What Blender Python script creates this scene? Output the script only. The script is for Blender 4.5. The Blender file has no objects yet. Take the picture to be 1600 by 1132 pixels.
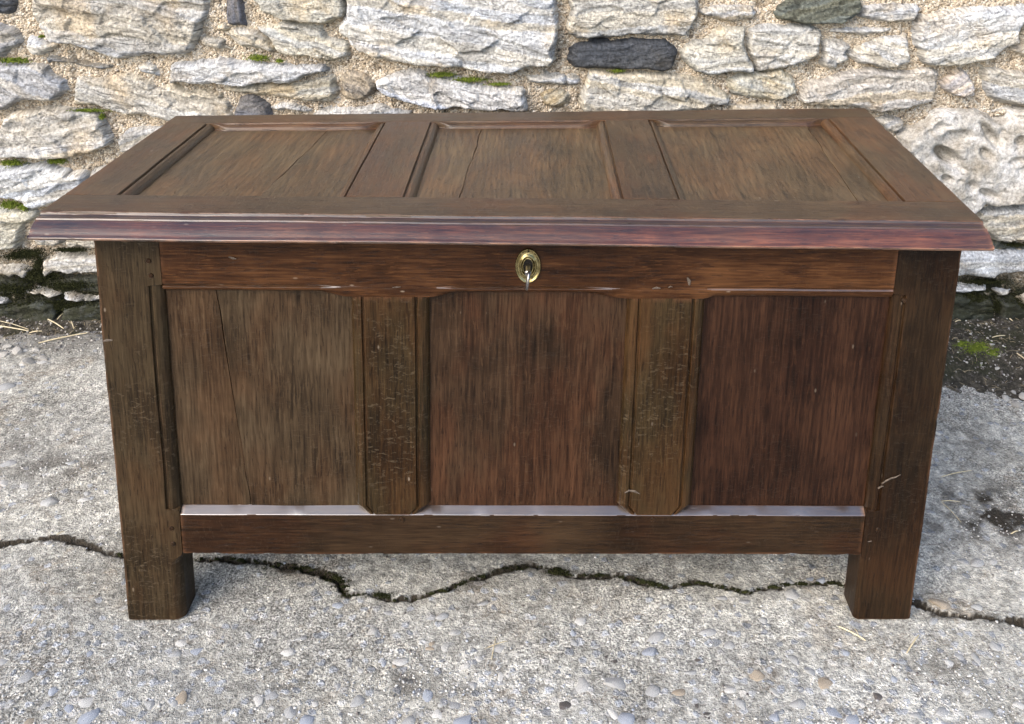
import bpy, math, random
import numpy as np
from mathutils import Matrix, Vector

sc = bpy.context.scene
R = math.radians

# ------------------------------------------------------------------ camera
CAM = np.array([0.65782, -1.41415, 1.26961])
YAW, PIT, ROLL, FPX, PPX, PPY = -0.020073, 0.259267, 0.014875, 1588.54, 862.03, 156.71
cyw, syw, cp, sp = math.cos(YAW), math.sin(YAW), math.cos(PIT), math.sin(PIT)
FW = np.array([-syw * cp, cyw * cp, -sp]); RT0 = np.array([cyw, syw, 0.0]); UP0 = np.cross(RT0, FW)
RT = math.cos(ROLL) * RT0 + math.sin(ROLL) * UP0
UP = -math.sin(ROLL) * RT0 + math.cos(ROLL) * UP0
cd = bpy.data.cameras.new('camera'); cam = bpy.data.objects.new('camera', cd)
sc.collection.objects.link(cam)
cam.matrix_world = Matrix(((RT[0], UP[0], -FW[0], CAM[0]), (RT[1], UP[1], -FW[1], CAM[1]),
                           (RT[2], UP[2], -FW[2], CAM[2]), (0, 0, 0, 1)))
cd.sensor_width = 36.0; cd.lens = 36.0 * FPX / 1600.0
cd.shift_x = (800 - PPX) / 1600.0; cd.shift_y = -(566 - PPY) / 1600.0
cd.clip_start = 0.05; cd.clip_end = 500
sc.camera = cam

# ------------------------------------------------------------------ sky, sun, exposure
SUN_EL, SUN_AZ = R(38), R(222)          # azimuth measured clockwise from +Y
w = bpy.data.worlds.new('World'); sc.world = w; w.use_nodes = True
nt = w.node_tree
sky = nt.nodes.new('ShaderNodeTexSky'); sky.sky_type = 'NISHITA'; sky.sun_disc = False
sky.sun_elevation = SUN_EL; sky.sun_rotation = SUN_AZ
sky.air_density = 1.0; sky.dust_density = 3.0; sky.ozone_density = 1.0
nt.links.new(sky.outputs[0], nt.nodes['Background'].inputs[0])
nt.nodes['Background'].inputs[1].default_value = 0.15
sl = bpy.data.lights.new('sun', 'SUN'); sl.energy = 0.7; sl.angle = R(50); sl.color = (1.0, 0.945, 0.87)
so = bpy.data.objects.new('sun', sl); sc.collection.objects.link(so)
sd = Vector((math.sin(SUN_AZ) * math.cos(SUN_EL), math.cos(SUN_AZ) * math.cos(SUN_EL), math.sin(SUN_EL)))
so.rotation_euler = sd.to_track_quat('Z', 'Y').to_euler(); so.location = sd * 6
sc.view_settings.view_transform = 'Standard'; sc.view_settings.look = 'None'
sc.view_settings.gamma = 1.0; sc.view_settings.use_curve_mapping = False
sc.view_settings.exposure = 1.36

cy = sc.cycles
cy.max_bounces = 4; cy.diffuse_bounces = 3; cy.glossy_bounces = 2; cy.transmission_bounces = 0; cy.volume_bounces = 0
cy.use_adaptive_sampling = True; cy.adaptive_threshold = 0.025; cy.use_denoising = True

# ------------------------------------------------------------------ helpers
C = sc.collection
rng = np.random.default_rng(7); random.seed(7)

def unproject(px, py, axis, val):
    d = FW + RT * (px - PPX) / FPX - UP * (py - PPY) / FPX
    return CAM + d * (val - CAM[axis]) / d[axis]

def hash2(ix, iy, seed):
    h = (ix.astype(np.int64) * 374761393 + iy.astype(np.int64) * 668265263 + seed * 974634541) & 0xffffffff
    h = ((h ^ (h >> 13)) * 1274126177) & 0xffffffff
    h = ((h ^ (h >> 16)) * 2246822519) & 0xffffffff
    return ((h ^ (h >> 15)) & 0xffffff) / float(0xffffff)

def vnoise(x, y, seed=0):                       # value noise, -1..1
    x = np.asarray(x, float); y = np.asarray(y, float)
    ix = np.floor(x); iy = np.floor(y); fx = x - ix; fy = y - iy
    fx = fx * fx * fx * (fx * (fx * 6 - 15) + 10); fy = fy * fy * fy * (fy * (fy * 6 - 15) + 10)
    a = hash2(ix, iy, seed); b = hash2(ix + 1, iy, seed); c = hash2(ix, iy + 1, seed); d = hash2(ix + 1, iy + 1, seed)
    return ((a * (1 - fx) + b * fx) * (1 - fy) + (c * (1 - fx) + d * fx) * fy) * 2 - 1

def fbm(x, y, seed=0, octv=4, gain=0.5):
    s = 0; a = 1; t = 0
    for o in range(octv):
        s = s + a * vnoise(x * 2 ** o + o * 13.7, y * 2 ** o - o * 7.1, seed + o * 31); t += a; a *= gain
    return s / t

def sstep(a, b, x):
    t = np.clip((x - a) / (b - a), 0, 1); return t * t * (3 - 2 * t)

def mesh_obj(name, verts, faces, mat, parent=None, attrs=None, smooth=True, sharp=None):
    me = bpy.data.meshes.new(name)
    verts = np.asarray(verts, np.float32)
    if isinstance(faces, np.ndarray):
        n, k = faces.shape
        me.vertices.add(len(verts)); me.vertices.foreach_set('co', verts.ravel())
        me.loops.add(n * k); me.loops.foreach_set('vertex_index', faces.astype(np.int32).ravel())
        me.polygons.add(n); me.polygons.foreach_set('loop_start', np.arange(0, n * k, k, dtype=np.int32))
        me.update(calc_edges=True)
    else:
        me.from_pydata([tuple(map(float, v)) for v in verts], [], faces)
    me.validate()
    if smooth: me.polygons.foreach_set('use_smooth', np.ones(len(me.polygons), bool))
    if sharp: me.set_sharp_from_angle(angle=R(sharp))
    for k, v in (attrs or {}).items():
        v = np.asarray(v, np.float32)
        if v.ndim == 1: a = me.attributes.new(k, 'FLOAT', 'POINT'); a.data.foreach_set('value', v)
        elif v.shape[1] == 3: a = me.attributes.new(k, 'FLOAT_VECTOR', 'POINT'); a.data.foreach_set('vector', v.ravel())
    me.materials.append(mat)
    o = bpy.data.objects.new(name, me); C.objects.link(o)
    if parent: o.parent = parent
    return o

def thing(name, label, cat, loc=(0, 0, 0), group=None):
    o = bpy.data.objects.new(name, None); C.objects.link(o); o.location = loc
    o.empty_display_size = 0.1
    tag(o, label, cat, group); return o

def tag(o, label, cat, group=None):
    o['label'] = label; o['category'] = cat
    if group: o['group'] = group
    return o

def structure(o): o['kind'] = 'structure'; return o
def stuff(o): o['kind'] = 'stuff'; return o

def grid_faces(nu, nv, keep=None):
    i = np.arange(nu * nv).reshape(nu, nv)
    f = np.stack([i[:-1, :-1], i[1:, :-1], i[1:, 1:], i[:-1, 1:]], -1).reshape(-1, 4)
    if keep is not None:
        k = keep.reshape(nu, nv); kk = (k[:-1, :-1] & k[1:, :-1] & k[1:, 1:] & k[:-1, 1:]).ravel(); f = f[kk]
    return f

def compact(v, f, attrs):
    used = np.unique(f); m = -np.ones(len(v), int); m[used] = np.arange(len(used))
    return v[used], m[f], {k: a[used] for k, a in attrs.items()}

# ------------------------------------------------------------------ shader helper
class NT:
    def __init__(s, name, dim='3D'):
        s.dim = dim
        s.m = bpy.data.materials.new(name); s.m.use_nodes = True; s.t = s.m.node_tree
        s.b = s.t.nodes['Principled BSDF']
    def n(s, typ, **kw):
        nd = s.t.nodes.new(typ)
        for k, v in kw.items(): setattr(nd, k, v)
        return nd
    def put(s, sock, v):
        if v is None: return
        if isinstance(v, bpy.types.NodeSocket): s.t.links.new(v, sock)
        else:
            if isinstance(v, (tuple, list)) and len(v) == 3 and sock.type == 'RGBA': v = (*v, 1)
            sock.default_value = v
    def attr(s, name): return s.n('ShaderNodeAttribute', attribute_name=name)
    def obj(s): return s.n('ShaderNodeTexCoord').outputs['Object']
    def geo(s): return s.n('ShaderNodeNewGeometry').outputs['Position']
    def scale(s, v, sc3, off=(0, 0, 0)):
        m = s.n('ShaderNodeMapping'); s.put(m.inputs[0], v); m.inputs['Scale'].default_value = sc3
        m.inputs['Location'].default_value = off; return m.outputs[0]
    def noise(s, v, sc=1, det=3, rough=.55, dist=0):
        n = s.n('ShaderNodeTexNoise', noise_dimensions=s.dim); s.put(n.inputs['Vector'], v); n.inputs['Scale'].default_value = sc
        n.inputs['Detail'].default_value = det; n.inputs['Roughness'].default_value = rough
        n.inputs['Distortion'].default_value = dist; return n.outputs['Fac']
    def vor(s, v, sc=1, feature='F1', rnd=1.0):
        n = s.n('ShaderNodeTexVoronoi', feature=feature, voronoi_dimensions=s.dim); s.put(n.inputs['Vector'], v)
        n.inputs['Scale'].default_value = sc; n.inputs['Randomness'].default_value = rnd; return n
    def ramp(s, f, stops, interp='LINEAR'):
        r = s.n('ShaderNodeValToRGB'); s.put(r.inputs[0], f); e = r.color_ramp; e.interpolation = interp
        while len(e.elements) < len(stops): e.elements.new(0.5)
        for el, (p, c) in zip(e.elements, stops):
            el.position = p; el.color = (*c, 1) if isinstance(c, (tuple, list)) else (c, c, c, 1)
        return r.outputs[0]
    def mix(s, f, a, b, mode='MIX'):
        m = s.n('ShaderNodeMix', data_type='RGBA', blend_type=mode); m.clamp_result = False
        s.put(m.inputs[0], f); s.put(m.inputs[6], a); s.put(m.inputs[7], b); return m.outputs[2]
    def math(s, op, a, b=None, c=None, clamp=False):
        m = s.n('ShaderNodeMath', operation=op); m.use_clamp = clamp
        s.put(m.inputs[0], a); s.put(m.inputs[1], b); s.put(m.inputs[2], c); return m.outputs[0]
    def mr(s, f, a, b, c=0.0, d=1.0, smooth=True):
        m = s.n('ShaderNodeMapRange'); m.interpolation_type = 'SMOOTHSTEP' if smooth else 'LINEAR'
        s.put(m.inputs[0], f); m.inputs[1].default_value = a; m.inputs[2].default_value = b
        m.inputs[3].default_value = c; m.inputs[4].default_value = d; return m.outputs[0]
    def bump(s, h, dist, strength=1.0, nrm=None):
        b = s.n('ShaderNodeBump'); s.put(b.inputs['Height'], h); b.inputs['Distance'].default_value = dist
        b.inputs['Strength'].default_value = strength
        if nrm is not None: s.put(b.inputs['Normal'], nrm)
        return b.outputs[0]
    def out(s, color=None, rough=None, normal=None, **kw):
        if color is not None: s.put(s.b.inputs['Base Color'], color)
        if rough is not None: s.put(s.b.inputs['Roughness'], rough)
        if normal is not None: s.put(s.b.inputs['Normal'], normal)
        for k, v in kw.items(): s.put(s.b.inputs[k], v)
        return s.m

# ------------------------------------------------------------------ materials
def oak(name, dark, mid, light, tint, figure=0.3, rays=0.0, worn=(0.10, 0.046, 0.022), rough=0.36, fleck=0.5, spec=.16, coat=0.0, coat_ior=1.5, coat_rough=.15, k=.66):
    dark, mid, light = [(c[0] * k, c[1] * k * .985, c[2] * k * .80) for c in (dark, mid, light)]
    tint = tuple(1 + (c - 1) * .55 for c in tint)
    t = NT(name); gc = t.attr('gc').outputs['Vector']; edge = t.attr('edge').outputs['Fac']
    broad = t.noise(t.scale(gc, (1.3, 24, 24)), 1, 4, .65, .25)
    line = t.noise(t.scale(gc, (5, 100, 100)), 1, 3, .7, .1)
    fine = t.noise(t.scale(gc, (17, 330, 330)), 1, 2, .65)
    blotch = t.noise(gc, 6, 4, .65, .3)
    sep = t.n('ShaderNodeSeparateXYZ'); t.put(sep.inputs[0], gc)
    warp = t.noise(t.scale(gc, (1.5, 5.5, 5.5)), 1, 2, .5)
    ph = t.math('ADD', t.math('MULTIPLY', sep.outputs[1], 520.0), t.math('MULTIPLY', warp, 85.0))
    ring = t.math('MULTIPLY', t.math('SINE', ph), figure * .10)
    tone = t.math('ADD', t.math('ADD', t.mr(broad, .2, .8, .32, .68, False), ring), t.math('ADD', t.mr(line, .25, .75, -.11, .11, False), t.mr(fine, .28, .72, -.24, .24, False)))
    tone = t.math('ADD', tone, t.mr(blotch, .3, .7, -.24, .24, False))
    col = t.ramp(tone, [(0.10, dark), (0.5, mid), (0.92, light)])
    col = t.mix(t.mr(t.noise(t.scale(gc, (1, 2, 2), (3, 1, 8)), 5, 3, .6), .42, .62, 0, .85), col, t.mix(1.0, col, tint, 'MULTIPLY'))
    dash = t.noise(t.scale(gc, (44, 360, 360), (2, 5, 1)), 1, 2, .55)
    pores = t.math('MULTIPLY', t.mr(dash, .60, .66), t.mr(t.noise(gc, 11, 2), .30, .5))
    col = t.mix(t.math('MULTIPLY', pores, .60), col, t.mix(1.0, col, (.30, .27, .25), 'MULTIPLY'))
    pale = t.math('MULTIPLY', t.mr(dash, .40, .35), t.mr(t.noise(gc, 17, 2), .40, .58))
    col = t.mix(t.math('MULTIPLY', pale, .38), col, t.mix(1.0, light, (1.15, 1.12, 1.1), 'MULTIPLY'))
    h = t.math('ADD', t.math('MULTIPLY', fine, .4), t.math('SUBTRACT', t.math('MULTIPLY', broad, .8), t.math('MULTIPLY', pores, .5)))
    if rays:
        rv = t.noise(t.scale(gc, (210, 75, 75)), 1, 3, .7, .9)
        rayh = t.math('MULTIPLY', t.mr(rv, .54, .68), t.mr(blotch, .64, .40))
        col = t.mix(t.math('MULTIPLY', rayh, rays), col, t.mix(.55, light, (.22, .17, .11)))
        h = t.math('ADD', h, t.math('MULTIPLY', rayh, .4))
    vo = t.vor(t.scale(gc, (26, 60, 60)), 1.0); vc = t.n('ShaderNodeSeparateColor'); t.put(vc.inputs[0], vo.outputs['Color'])
    sp_ = t.math('MULTIPLY', t.mr(vo.outputs['Distance'], .05, .13, 1, 0), t.mr(vc.outputs[0], .78, .82))
    col = t.mix(t.math('MULTIPLY', sp_, fleck), col, t.mix(vc.outputs[1], (.30, .24, .18), (.015, .01, .007)))
    wm = t.math('MULTIPLY', edge, t.mr(t.noise(t.scale(gc, (18, 70, 70)), 1, 3, .65), .40, .60), clamp=True)
    col = t.mix(t.math('MULTIPLY', wm, .85), col, worn)
    ro = t.mr(t.math('ADD', t.math('MULTIPLY', blotch, .6), t.math('MULTIPLY', fine, .4)), .3, .7, rough - .07, rough + .13)
    return t.out(col, ro, t.bump(h, 0.0009, .6), **{'Specular IOR Level': spec, 'Coat Weight': coat, 'Coat Roughness': coat_rough, 'Coat IOR': coat_ior})

def n_rgb(s, f):
    c = s.n('ShaderNodeCombineColor')
    for i in range(3): s.put(c.inputs[i], f)
    return c.outputs[0]
NT.n_rgb = n_rgb

M = {}
M['lid'] = oak('oak_lid_frame', (.016, .0092, .0052), (.053, .0315, .0175), (.101, .064, .038), (1.3, .80, .56), .3, .06, rough=.36, spec=.48, k=1.12)
M['lidpanel'] = oak('oak_lid_panel', (.018, .0110, .0058), (.060, .0375, .0205), (.112, .074, .043), (1.2, .84, .62), .7, .05, rough=.36, spec=.5, k=1.22)
M['lip'] = oak('oak_lid_moulding', (.014, .0052, .0032), (.056, .0205, .0110), (.140, .056, .030), (1.35, .8, .6), .3, 0, (.26, .11, .045), .34, spec=.5, coat=.6, coat_ior=1.72, coat_rough=.24, k=1.0)
M['wax'] = oak('oak_waxed_chamfer', (.03, .017, .011), (.055, .034, .024), (.09, .06, .045), (1.1, .9, .8), .2, 0, (.34, .2, .12), .34, .2, spec=.8, coat=1.0, coat_ior=2.3, coat_rough=.28)
M['stile'] = oak('oak_stile_left', (.011, .0070, .0040), (.039, .0255, .0148), (.086, .060, .038), (1.2, .85, .66), .2, .36, (.10, .055, .03))
M['stile2'] = oak('oak_stile_right', (.006, .0034, .0018), (.020, .0110, .0058), (.047, .0265, .0140), (1.25, .80, .55), .2, .06, (.09, .045, .022))
M['rail'] = oak('oak_top_rail', (.014, .0052, .0022), (.066, .0260, .0106), (.150, .066, .029), (.55, .50, .52), .6, .04)
M['bead'] = oak('oak_rail_bead', (.014, .0052, .0022), (.060, .0260, .0116), (.150, .070, .034), (.6, .55, .55), .3, 0, (.2, .09, .04), .30, spec=.4, coat=.8, coat_ior=1.7, coat_rough=.3)
M['brail'] = oak('oak_bottom_rail', (.009, .0050, .0028), (.031, .0170, .0096), (.066, .038, .022), (1.3, .76, .55), .3, .05)
M['muntin'] = oak('oak_muntin', (.012, .0072, .0034), (.040, .0250, .0120), (.080, .052, .027), (1.35, .78, .48), .15, .32)
M['panelA'] = oak('oak_panel_grey', (.017, .0106, .0066), (.060, .0390, .0255), (.116, .081, .056), (1.15, .82, .64), .5, .06)
M['panelB'] = oak('oak_panel_brown', (.012, .0062, .0038), (.045, .0245, .0152), (.098, .057, .037), (1.3, .78, .6), .5, .05)
M['panelC'] = oak('oak_panel_red', (.007, .0030, .0018), (.032, .0132, .0080), (.076, .034, .0205), (.60, .50, .52), .5, .04)

def stone_mat():
    t = NT('rubble_stone', '2D'); p = t.attr('sc').outputs['Vector']; tint = t.attr('tint').outputs['Vector']; alg = t.attr('algae').outputs['Fac']
    st = t.attr('sc').outputs['Vector']           # strata coordinates of each stone
    streak = t.noise(t.scale(st, (22, 60, 9)), 1, 5, .7, .3)
    big = t.noise(st, 7, 4, .6, .3)
    fine = t.noise(st, 140, 4, .75)
    col = t.mix(1.0, tint, t.n_rgb(t.mr(streak, .28, .72, .80, 1.15)), 'MULTIPLY')
    col = t.mix(t.mr(big, .5, .72, 0, .55), col, t.mix(1.0, col, (1.12, .93, .68), 'MULTIPLY'))
    col = t.mix(t.mr(t.noise(t.scale(st, (1, 1, 1), (5, 3, 1)), 13, 4, .65), .54, .70, 0, .75), col, t.mix(1.0, col, (1.26, 1.28, 1.31), 'MULTIPLY'))
    col = t.mix(1.0, col, t.n_rgb(t.mr(fine, .3, .7, .62, 1.32)), 'MULTIPLY')
    vo = t.vor(st, 130); sp = t.mr(vo.outputs['Distance'], .12, .3, 1, 0)
    msk = t.mr(t.noise(st, 22, 3), .52, .62)
    col = t.mix(t.math('MULTIPLY', t.math('MULTIPLY', sp, msk), .8), col, t.mix(1.0, tint, (1.5, 1.5, 1.5), 'MULTIPLY'))
    vein = t.mr(t.math('ABSOLUTE', t.math('SUBTRACT', t.noise(t.scale(st, (14, 60, 14)), 1, 4, .6, .8), .5)), 0, .018, 1, 0)
    col = t.mix(t.math('MULTIPLY', vein, .5), col, t.mix(1.0, col, (.35, .32, .30), 'MULTIPLY'))
    am = t.math('MULTIPLY', alg, t.mr(t.noise(p, 45, 4, .7), .30, .55), clamp=True)
    col = t.mix(am, col, t.mix(t.noise(p, 60, 2), (.012, .013, .008), (.034, .037, .017)))
    h = t.math('ADD', t.math('MULTIPLY', streak, .35), t.math('MULTIPLY', fine, .55))
    h = t.math('SUBTRACT', h, t.math('MULTIPLY', vein, .5))
    return t.out(col, .88, t.bump(h, .006, .8), **{'Specular IOR Level': .3})
M['stone'] = stone_mat()
def pitted_mat():
    t = NT('pitted_limestone'); p = t.obj(); big = t.noise(p, 14, 4, .65); fine = t.noise(p, 150, 4, .75)
    col = t.ramp(big, [(.3, (.30, .27, .22)), (.5, (.44, .42, .38)), (.7, (.62, .61, .59))])
    col = t.mix(1.0, col, t.n_rgb(t.mr(fine, .3, .7, .6, 1.35)), 'MULTIPLY')
    col = t.mix(t.mr(t.noise(p, 45, 3, .6), .60, .70, 0, .7), col, (.12, .11, .09))
    return t.out(col, .9, t.bump(fine, .005, .8), **{'Specular IOR Level': .3})
M['pitted'] = pitted_mat()

def mortar_mat():
    t = NT('lime_mortar', '2D'); p = t.attr('sc').outputs['Vector']; alg = t.attr('algae').outputs['Fac']
    v = t.vor(p, 170); cellc = v.outputs['Color']; sep = t.n('ShaderNodeSeparateColor'); t.put(sep.inputs[0], cellc)
    base = t.mix(t.mr(t.noise(p, 9, 4, .6), .35, .65), (.56, .475, .37), (.45, .37, .28))
    grain = t.ramp(sep.outputs[0], [(0, (.15, .12, .09)), (.10, (.42, .34, .24)), (.5, (.64, .54, .41)), (.8, (.75, .68, .56)), (1, (.80, .77, .70))], 'LINEAR')
    col = t.mix(.65, base, grain)
    col = t.mix(1.0, col, t.n_rgb(t.mr(t.noise(p, 320, 3, .7), .3, .7, .6, 1.3)), 'MULTIPLY')
    pit = t.mr(t.noise(p, 95, 3, .6), .28, .38, 1, 0)
    col = t.mix(t.math('MULTIPLY', pit, .65), col, (.07, .055, .04))
    am = t.math('MULTIPLY', alg, t.mr(t.noise(p, 40, 4, .7), .22, .50), clamp=True)
    col = t.mix(am, col, t.mix(t.noise(p, 70, 3), (.010, .011, .007), (.036, .038, .018)))
    h = t.math('SUBTRACT', t.math('MULTIPLY', v.outputs['Distance'], -1.0), t.math('MULTIPLY', pit, .6))
    h = t.math('ADD', h, t.math('MULTIPLY', t.noise(p, 300, 3), .5))
    return t.out(col, .95, t.bump(h, .006, 1.0), **{'Specular IOR Level': .2})
M['mortar'] = mortar_mat()

def concrete_mat():
    t = NT('worn_concrete', '2D'); p = t.obj(); dirt = t.attr('dirt').outputs['Fac']; exp_ = t.attr('exposed').outputs['Fac']
    warpn = t.n('ShaderNodeTexNoise', noise_dimensions='2D'); t.put(warpn.inputs['Vector'], p); warpn.inputs['Scale'].default_value = 75; warpn.inputs['Detail'].default_value = 2
    wv = t.n('ShaderNodeVectorMath', operation='MULTIPLY_ADD'); t.put(wv.inputs[0], warpn.outputs['Color']); wv.inputs[1].default_value = (.012,) * 3; t.put(wv.inputs[2], p)
    q = wv.outputs[0]
    mid = t.noise(p, 40, 5, .75)
    smooth = t.mr(t.noise(t.scale(p, (1, 1, 1), (9, 4, 0)), 3.5, 3, .6), .42, .6, .25, 1)
    base = t.mix(t.mr(t.noise(p, 2.6, 4, .6), .35, .65), (.61, .60, .55), (.485, .472, .42))
    base = t.mix(1.0, base, t.n_rgb(t.mr(t.noise(t.scale(p, (1, 1.4, 1), (2, 8, 0)), 1.7, 3, .6), .35, .65, .80, 1.14)), 'MULTIPLY')
    st = t.noise(p, 9, 4, .65, .6)
    base = t.mix(t.mr(st, .53, .70, 0, .5), base, (.37, .33, .27))
    vein = t.mr(t.math('ABSOLUTE', t.math('SUBTRACT', t.noise(t.scale(p, (1, 1.6, 1), (3, 7, 0)), 6, 4, .6, .5), .5)), 0, .022, 1, 0)
    base = t.mix(t.math('MULTIPLY', vein, t.mr(st, .4, .6, 0, .45)), base, (.20, .15, .095))
    col = t.mix(1.0, base, t.n_rgb(t.mr(mid, .28, .72, .60, 1.42)), 'MULTIPLY')
    sand = t.vor(q, 210); s1 = t.n('ShaderNodeSeparateColor'); t.put(s1.inputs[0], sand.outputs['Color'])
    col = t.mix(1.0, col, t.n_rgb(t.mr(s1.outputs[0], 0, 1, .72, 1.34, False)), 'MULTIPLY')
    agg = t.vor(q, 52); s3 = t.n('ShaderNodeSeparateColor'); t.put(s3.inputs[0], agg.outputs['Color'])
    asel = t.mr(t.math('ADD', s3.outputs[1], t.math('MULTIPLY', exp_, .36)), .84, .90)
    am = t.math('MULTIPLY', asel, t.mr(t.math('ADD', agg.outputs['Distance'], t.math('MULTIPLY', mid, .35)), .42, .56, 1, 0))
    acol = t.ramp(s3.outputs[2], [(0, (.24, .26, .29)), (.3, (.42, .45, .50)), (.65, (.58, .605, .65)), (.88, (.64, .62, .58)), (1, (.74, .73, .70))])
    acol = t.mix(1.0, acol, t.n_rgb(t.mr(mid, .3, .7, .75, 1.3)), 'MULTIPLY')
    col = t.mix(t.math('MULTIPLY', am, .85), col, acol)
    tiny = t.noise(p, 230, 3, .8)
    col = t.mix(smooth, col, t.mix(1.0, col, t.n_rgb(t.mr(tiny, .3, .7, .34, 1.6)), 'MULTIPLY'))
    col = t.mix(t.mr(tiny, .60, .70, 0, .8), col, (.78, .775, .75))
    dm = t.math('MULTIPLY', dirt, t.mr(mid, .25, .58, .55, 1.3), clamp=True)
    col = t.mix(dm, col, t.mix(tiny, (.012, .010, .007), (.075, .060, .040)))
    h = t.math('ADD', t.math('MULTIPLY', mid, 1.2), t.math('MULTIPLY', tiny, .8)); h = t.math('ADD', h, t.math('MULTIPLY', am, .25))
    return t.out(col, t.mr(am, 0, 1, .88, .55), t.bump(h, .009, 1.0), **{'Specular IOR Level': .4})
M['concrete'] = concrete_mat()

def soil_mat():
    t = NT('damp_soil', '2D'); p = t.obj()
    col = t.ramp(t.noise(p, 60, 5, .75), [(.3, (.026, .023, .018)), (.5, (.075, .067, .052)), (.7, (.19, .17, .14))])
    col = t.mix(t.mr(t.noise(p, 8, 3), .5, .65, 0, .7), col, t.mix(t.noise(p, 120, 2), (.03, .034, .016), (.06, .06, .03)))
    v = t.vor(p, 150); s = t.n('ShaderNodeSeparateColor'); t.put(s.inputs[0], v.outputs['Color'])
    gm = t.math('MULTIPLY', t.mr(s.outputs[0], .86, .9), t.mr(v.outputs['Distance'], .25, .4, 1, 0))
    col = t.mix(gm, col, (.36, .34, .31))
    return t.out(col, .92, t.bump(t.noise(p, 170, 5, .75), .012, 1.0), **{'Specular IOR Level': .25})
M['soil'] = soil_mat()

def simple(name, c1, c2, sc_=60, rough=.8, bump=.002, spec=.4, metal=0.0):
    t = NT(name); p = t.obj(); n = t.noise(p, sc_, 4, .65)
    col = t.mix(t.mr(n, .3, .7), c1, c2)
    return t.out(col, rough, t.bump(t.noise(p, sc_ * 3, 3, .6), bump, .7), **{'Specular IOR Level': spec, 'Metallic': metal})
PEB = [simple('pebble_bluegrey', (.25, .28, .33), (.45, .48, .54), 160, .6),
       simple('pebble_pale', (.42, .42, .41), (.62, .61, .58), 160, .7),
       simple('pebble_grey', (.28, .285, .29), (.48, .485, .48), 160, .65),
       simple('pebble_tan', (.28, .23, .17), (.46, .40, .32), 160, .7),
       simple('pebble_dark', (.07, .06, .058), (.15, .135, .125), 160, .6),
       simple('pebble_white', (.55, .54, .51), (.72, .71, .68), 160, .7)]
M['loose'] = simple('loose_stone_pale', (.34, .33, .31), (.58, .56, .52), 70, .85, .004)
M['straw'] = simple('dry_straw', (.50, .42, .26), (.68, .60, .42), 120, .7, .0005)
M['mossbright'] = simple('moss_green', (.075, .105, .014), (.19, .24, .04), 140, .95, .001, .15)
M['mossdark'] = simple('moss_dark', (.011, .013, .005), (.034, .037, .013), 140, .95, .001, .15)
M['brass'] = simple('aged_brass', (.20, .16, .07), (.42, .35, .18), 160, .27, .0004, .5, 1.0)
M['iron'] = simple('worn_iron', (.22, .21, .205), (.42, .41, .40), 200, .32, .0004, .5, 1.0)
M['hole'] = simple('keyhole_dark', (.006, .005, .004), (.012, .01, .008), 50, .8, .0005, .2)
M['inside'] = simple('bare_oak_inside', (.03, .02, .012), (.06, .04, .024), 30, .8, .001)

# ------------------------------------------------------------------ ground
def axis_coords(lo, hi, step, far):
    mid = np.arange(lo, hi + step * .5, step)
    ext = []; d = step
    x = 0
    while x < far: d *= 1.35; x += d; ext.append(x)
    ext = np.array(ext)
    return np.concatenate([(lo - ext)[::-1], mid, mid[-1] + ext])

def polyline_dist(X, Y, pts):
    d = np.full(X.shape, 9.0)
    for (ax, ay), (bx, by) in zip(pts[:-1], pts[1:]):
        vx, vy = bx - ax, by - ay; L = vx * vx + vy * vy + 1e-12
        t = np.clip(((X - ax) * vx + (Y - ay) * vy) / L, 0, 1)
        d = np.minimum(d, np.hypot(X - ax - t * vx, Y - ay - t * vy))
    return d

crack_px = [(-120, 842), (0, 849), (40, 843), (95, 838), (130, 848), (160, 862), (185, 866), (260, 872), (340, 873), (400, 876), (455, 884),
            (500, 893), (530, 908), (542, 930), (575, 926), (615, 938), (660, 932), (705, 916), (740, 903), (790, 890), (825, 882), (870, 888),
            (890, 897), (960, 898), (1005, 908), (1040, 916), (1090, 908), (1130, 916), (1165, 924), (1230, 912), (1300, 910), (1340, 922),
            (1425, 938), (1470, 958), (1530, 964), (1600, 972), (1760, 985)]
crack = [tuple(unproject(x, y, 2, 0)[:2]) for x, y in crack_px]
def G(x, y): return unproject(x, y, 2, 0)[:2]

def ground_height(X, Y):
    d = polyline_dist(X + .009 * fbm(X * 50, Y * 50, 3, 4, .65), Y + .009 * fbm(X * 50, Y * 50, 9, 4, .65), crack)
    wdt = .0034 + .0058 * (fbm(X * 16, Y * 16, 21, 3) + .12)
    k = sstep(1.0, .35, d / np.maximum(wdt, .0014))
    under = sstep(.05, .20, X) * sstep(1.30, 1.15, X)
    z = .0022 * fbm(X * 5, Y * 5, 1, 3) + .0014 * fbm(X * 38, Y * 38, 5, 3) + .0010 * fbm(X * 120, Y * 120, 6, 2)
    # the slab on the wall side of the crack has sunk a little
    z = z - .0025 - k * (.011 + .004 * under)
    near = np.exp(-(d / .016) ** 2)
    return z, np.maximum(sstep(1.9, 1.0, d / np.maximum(wdt, .0018)), 0), near, d

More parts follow.
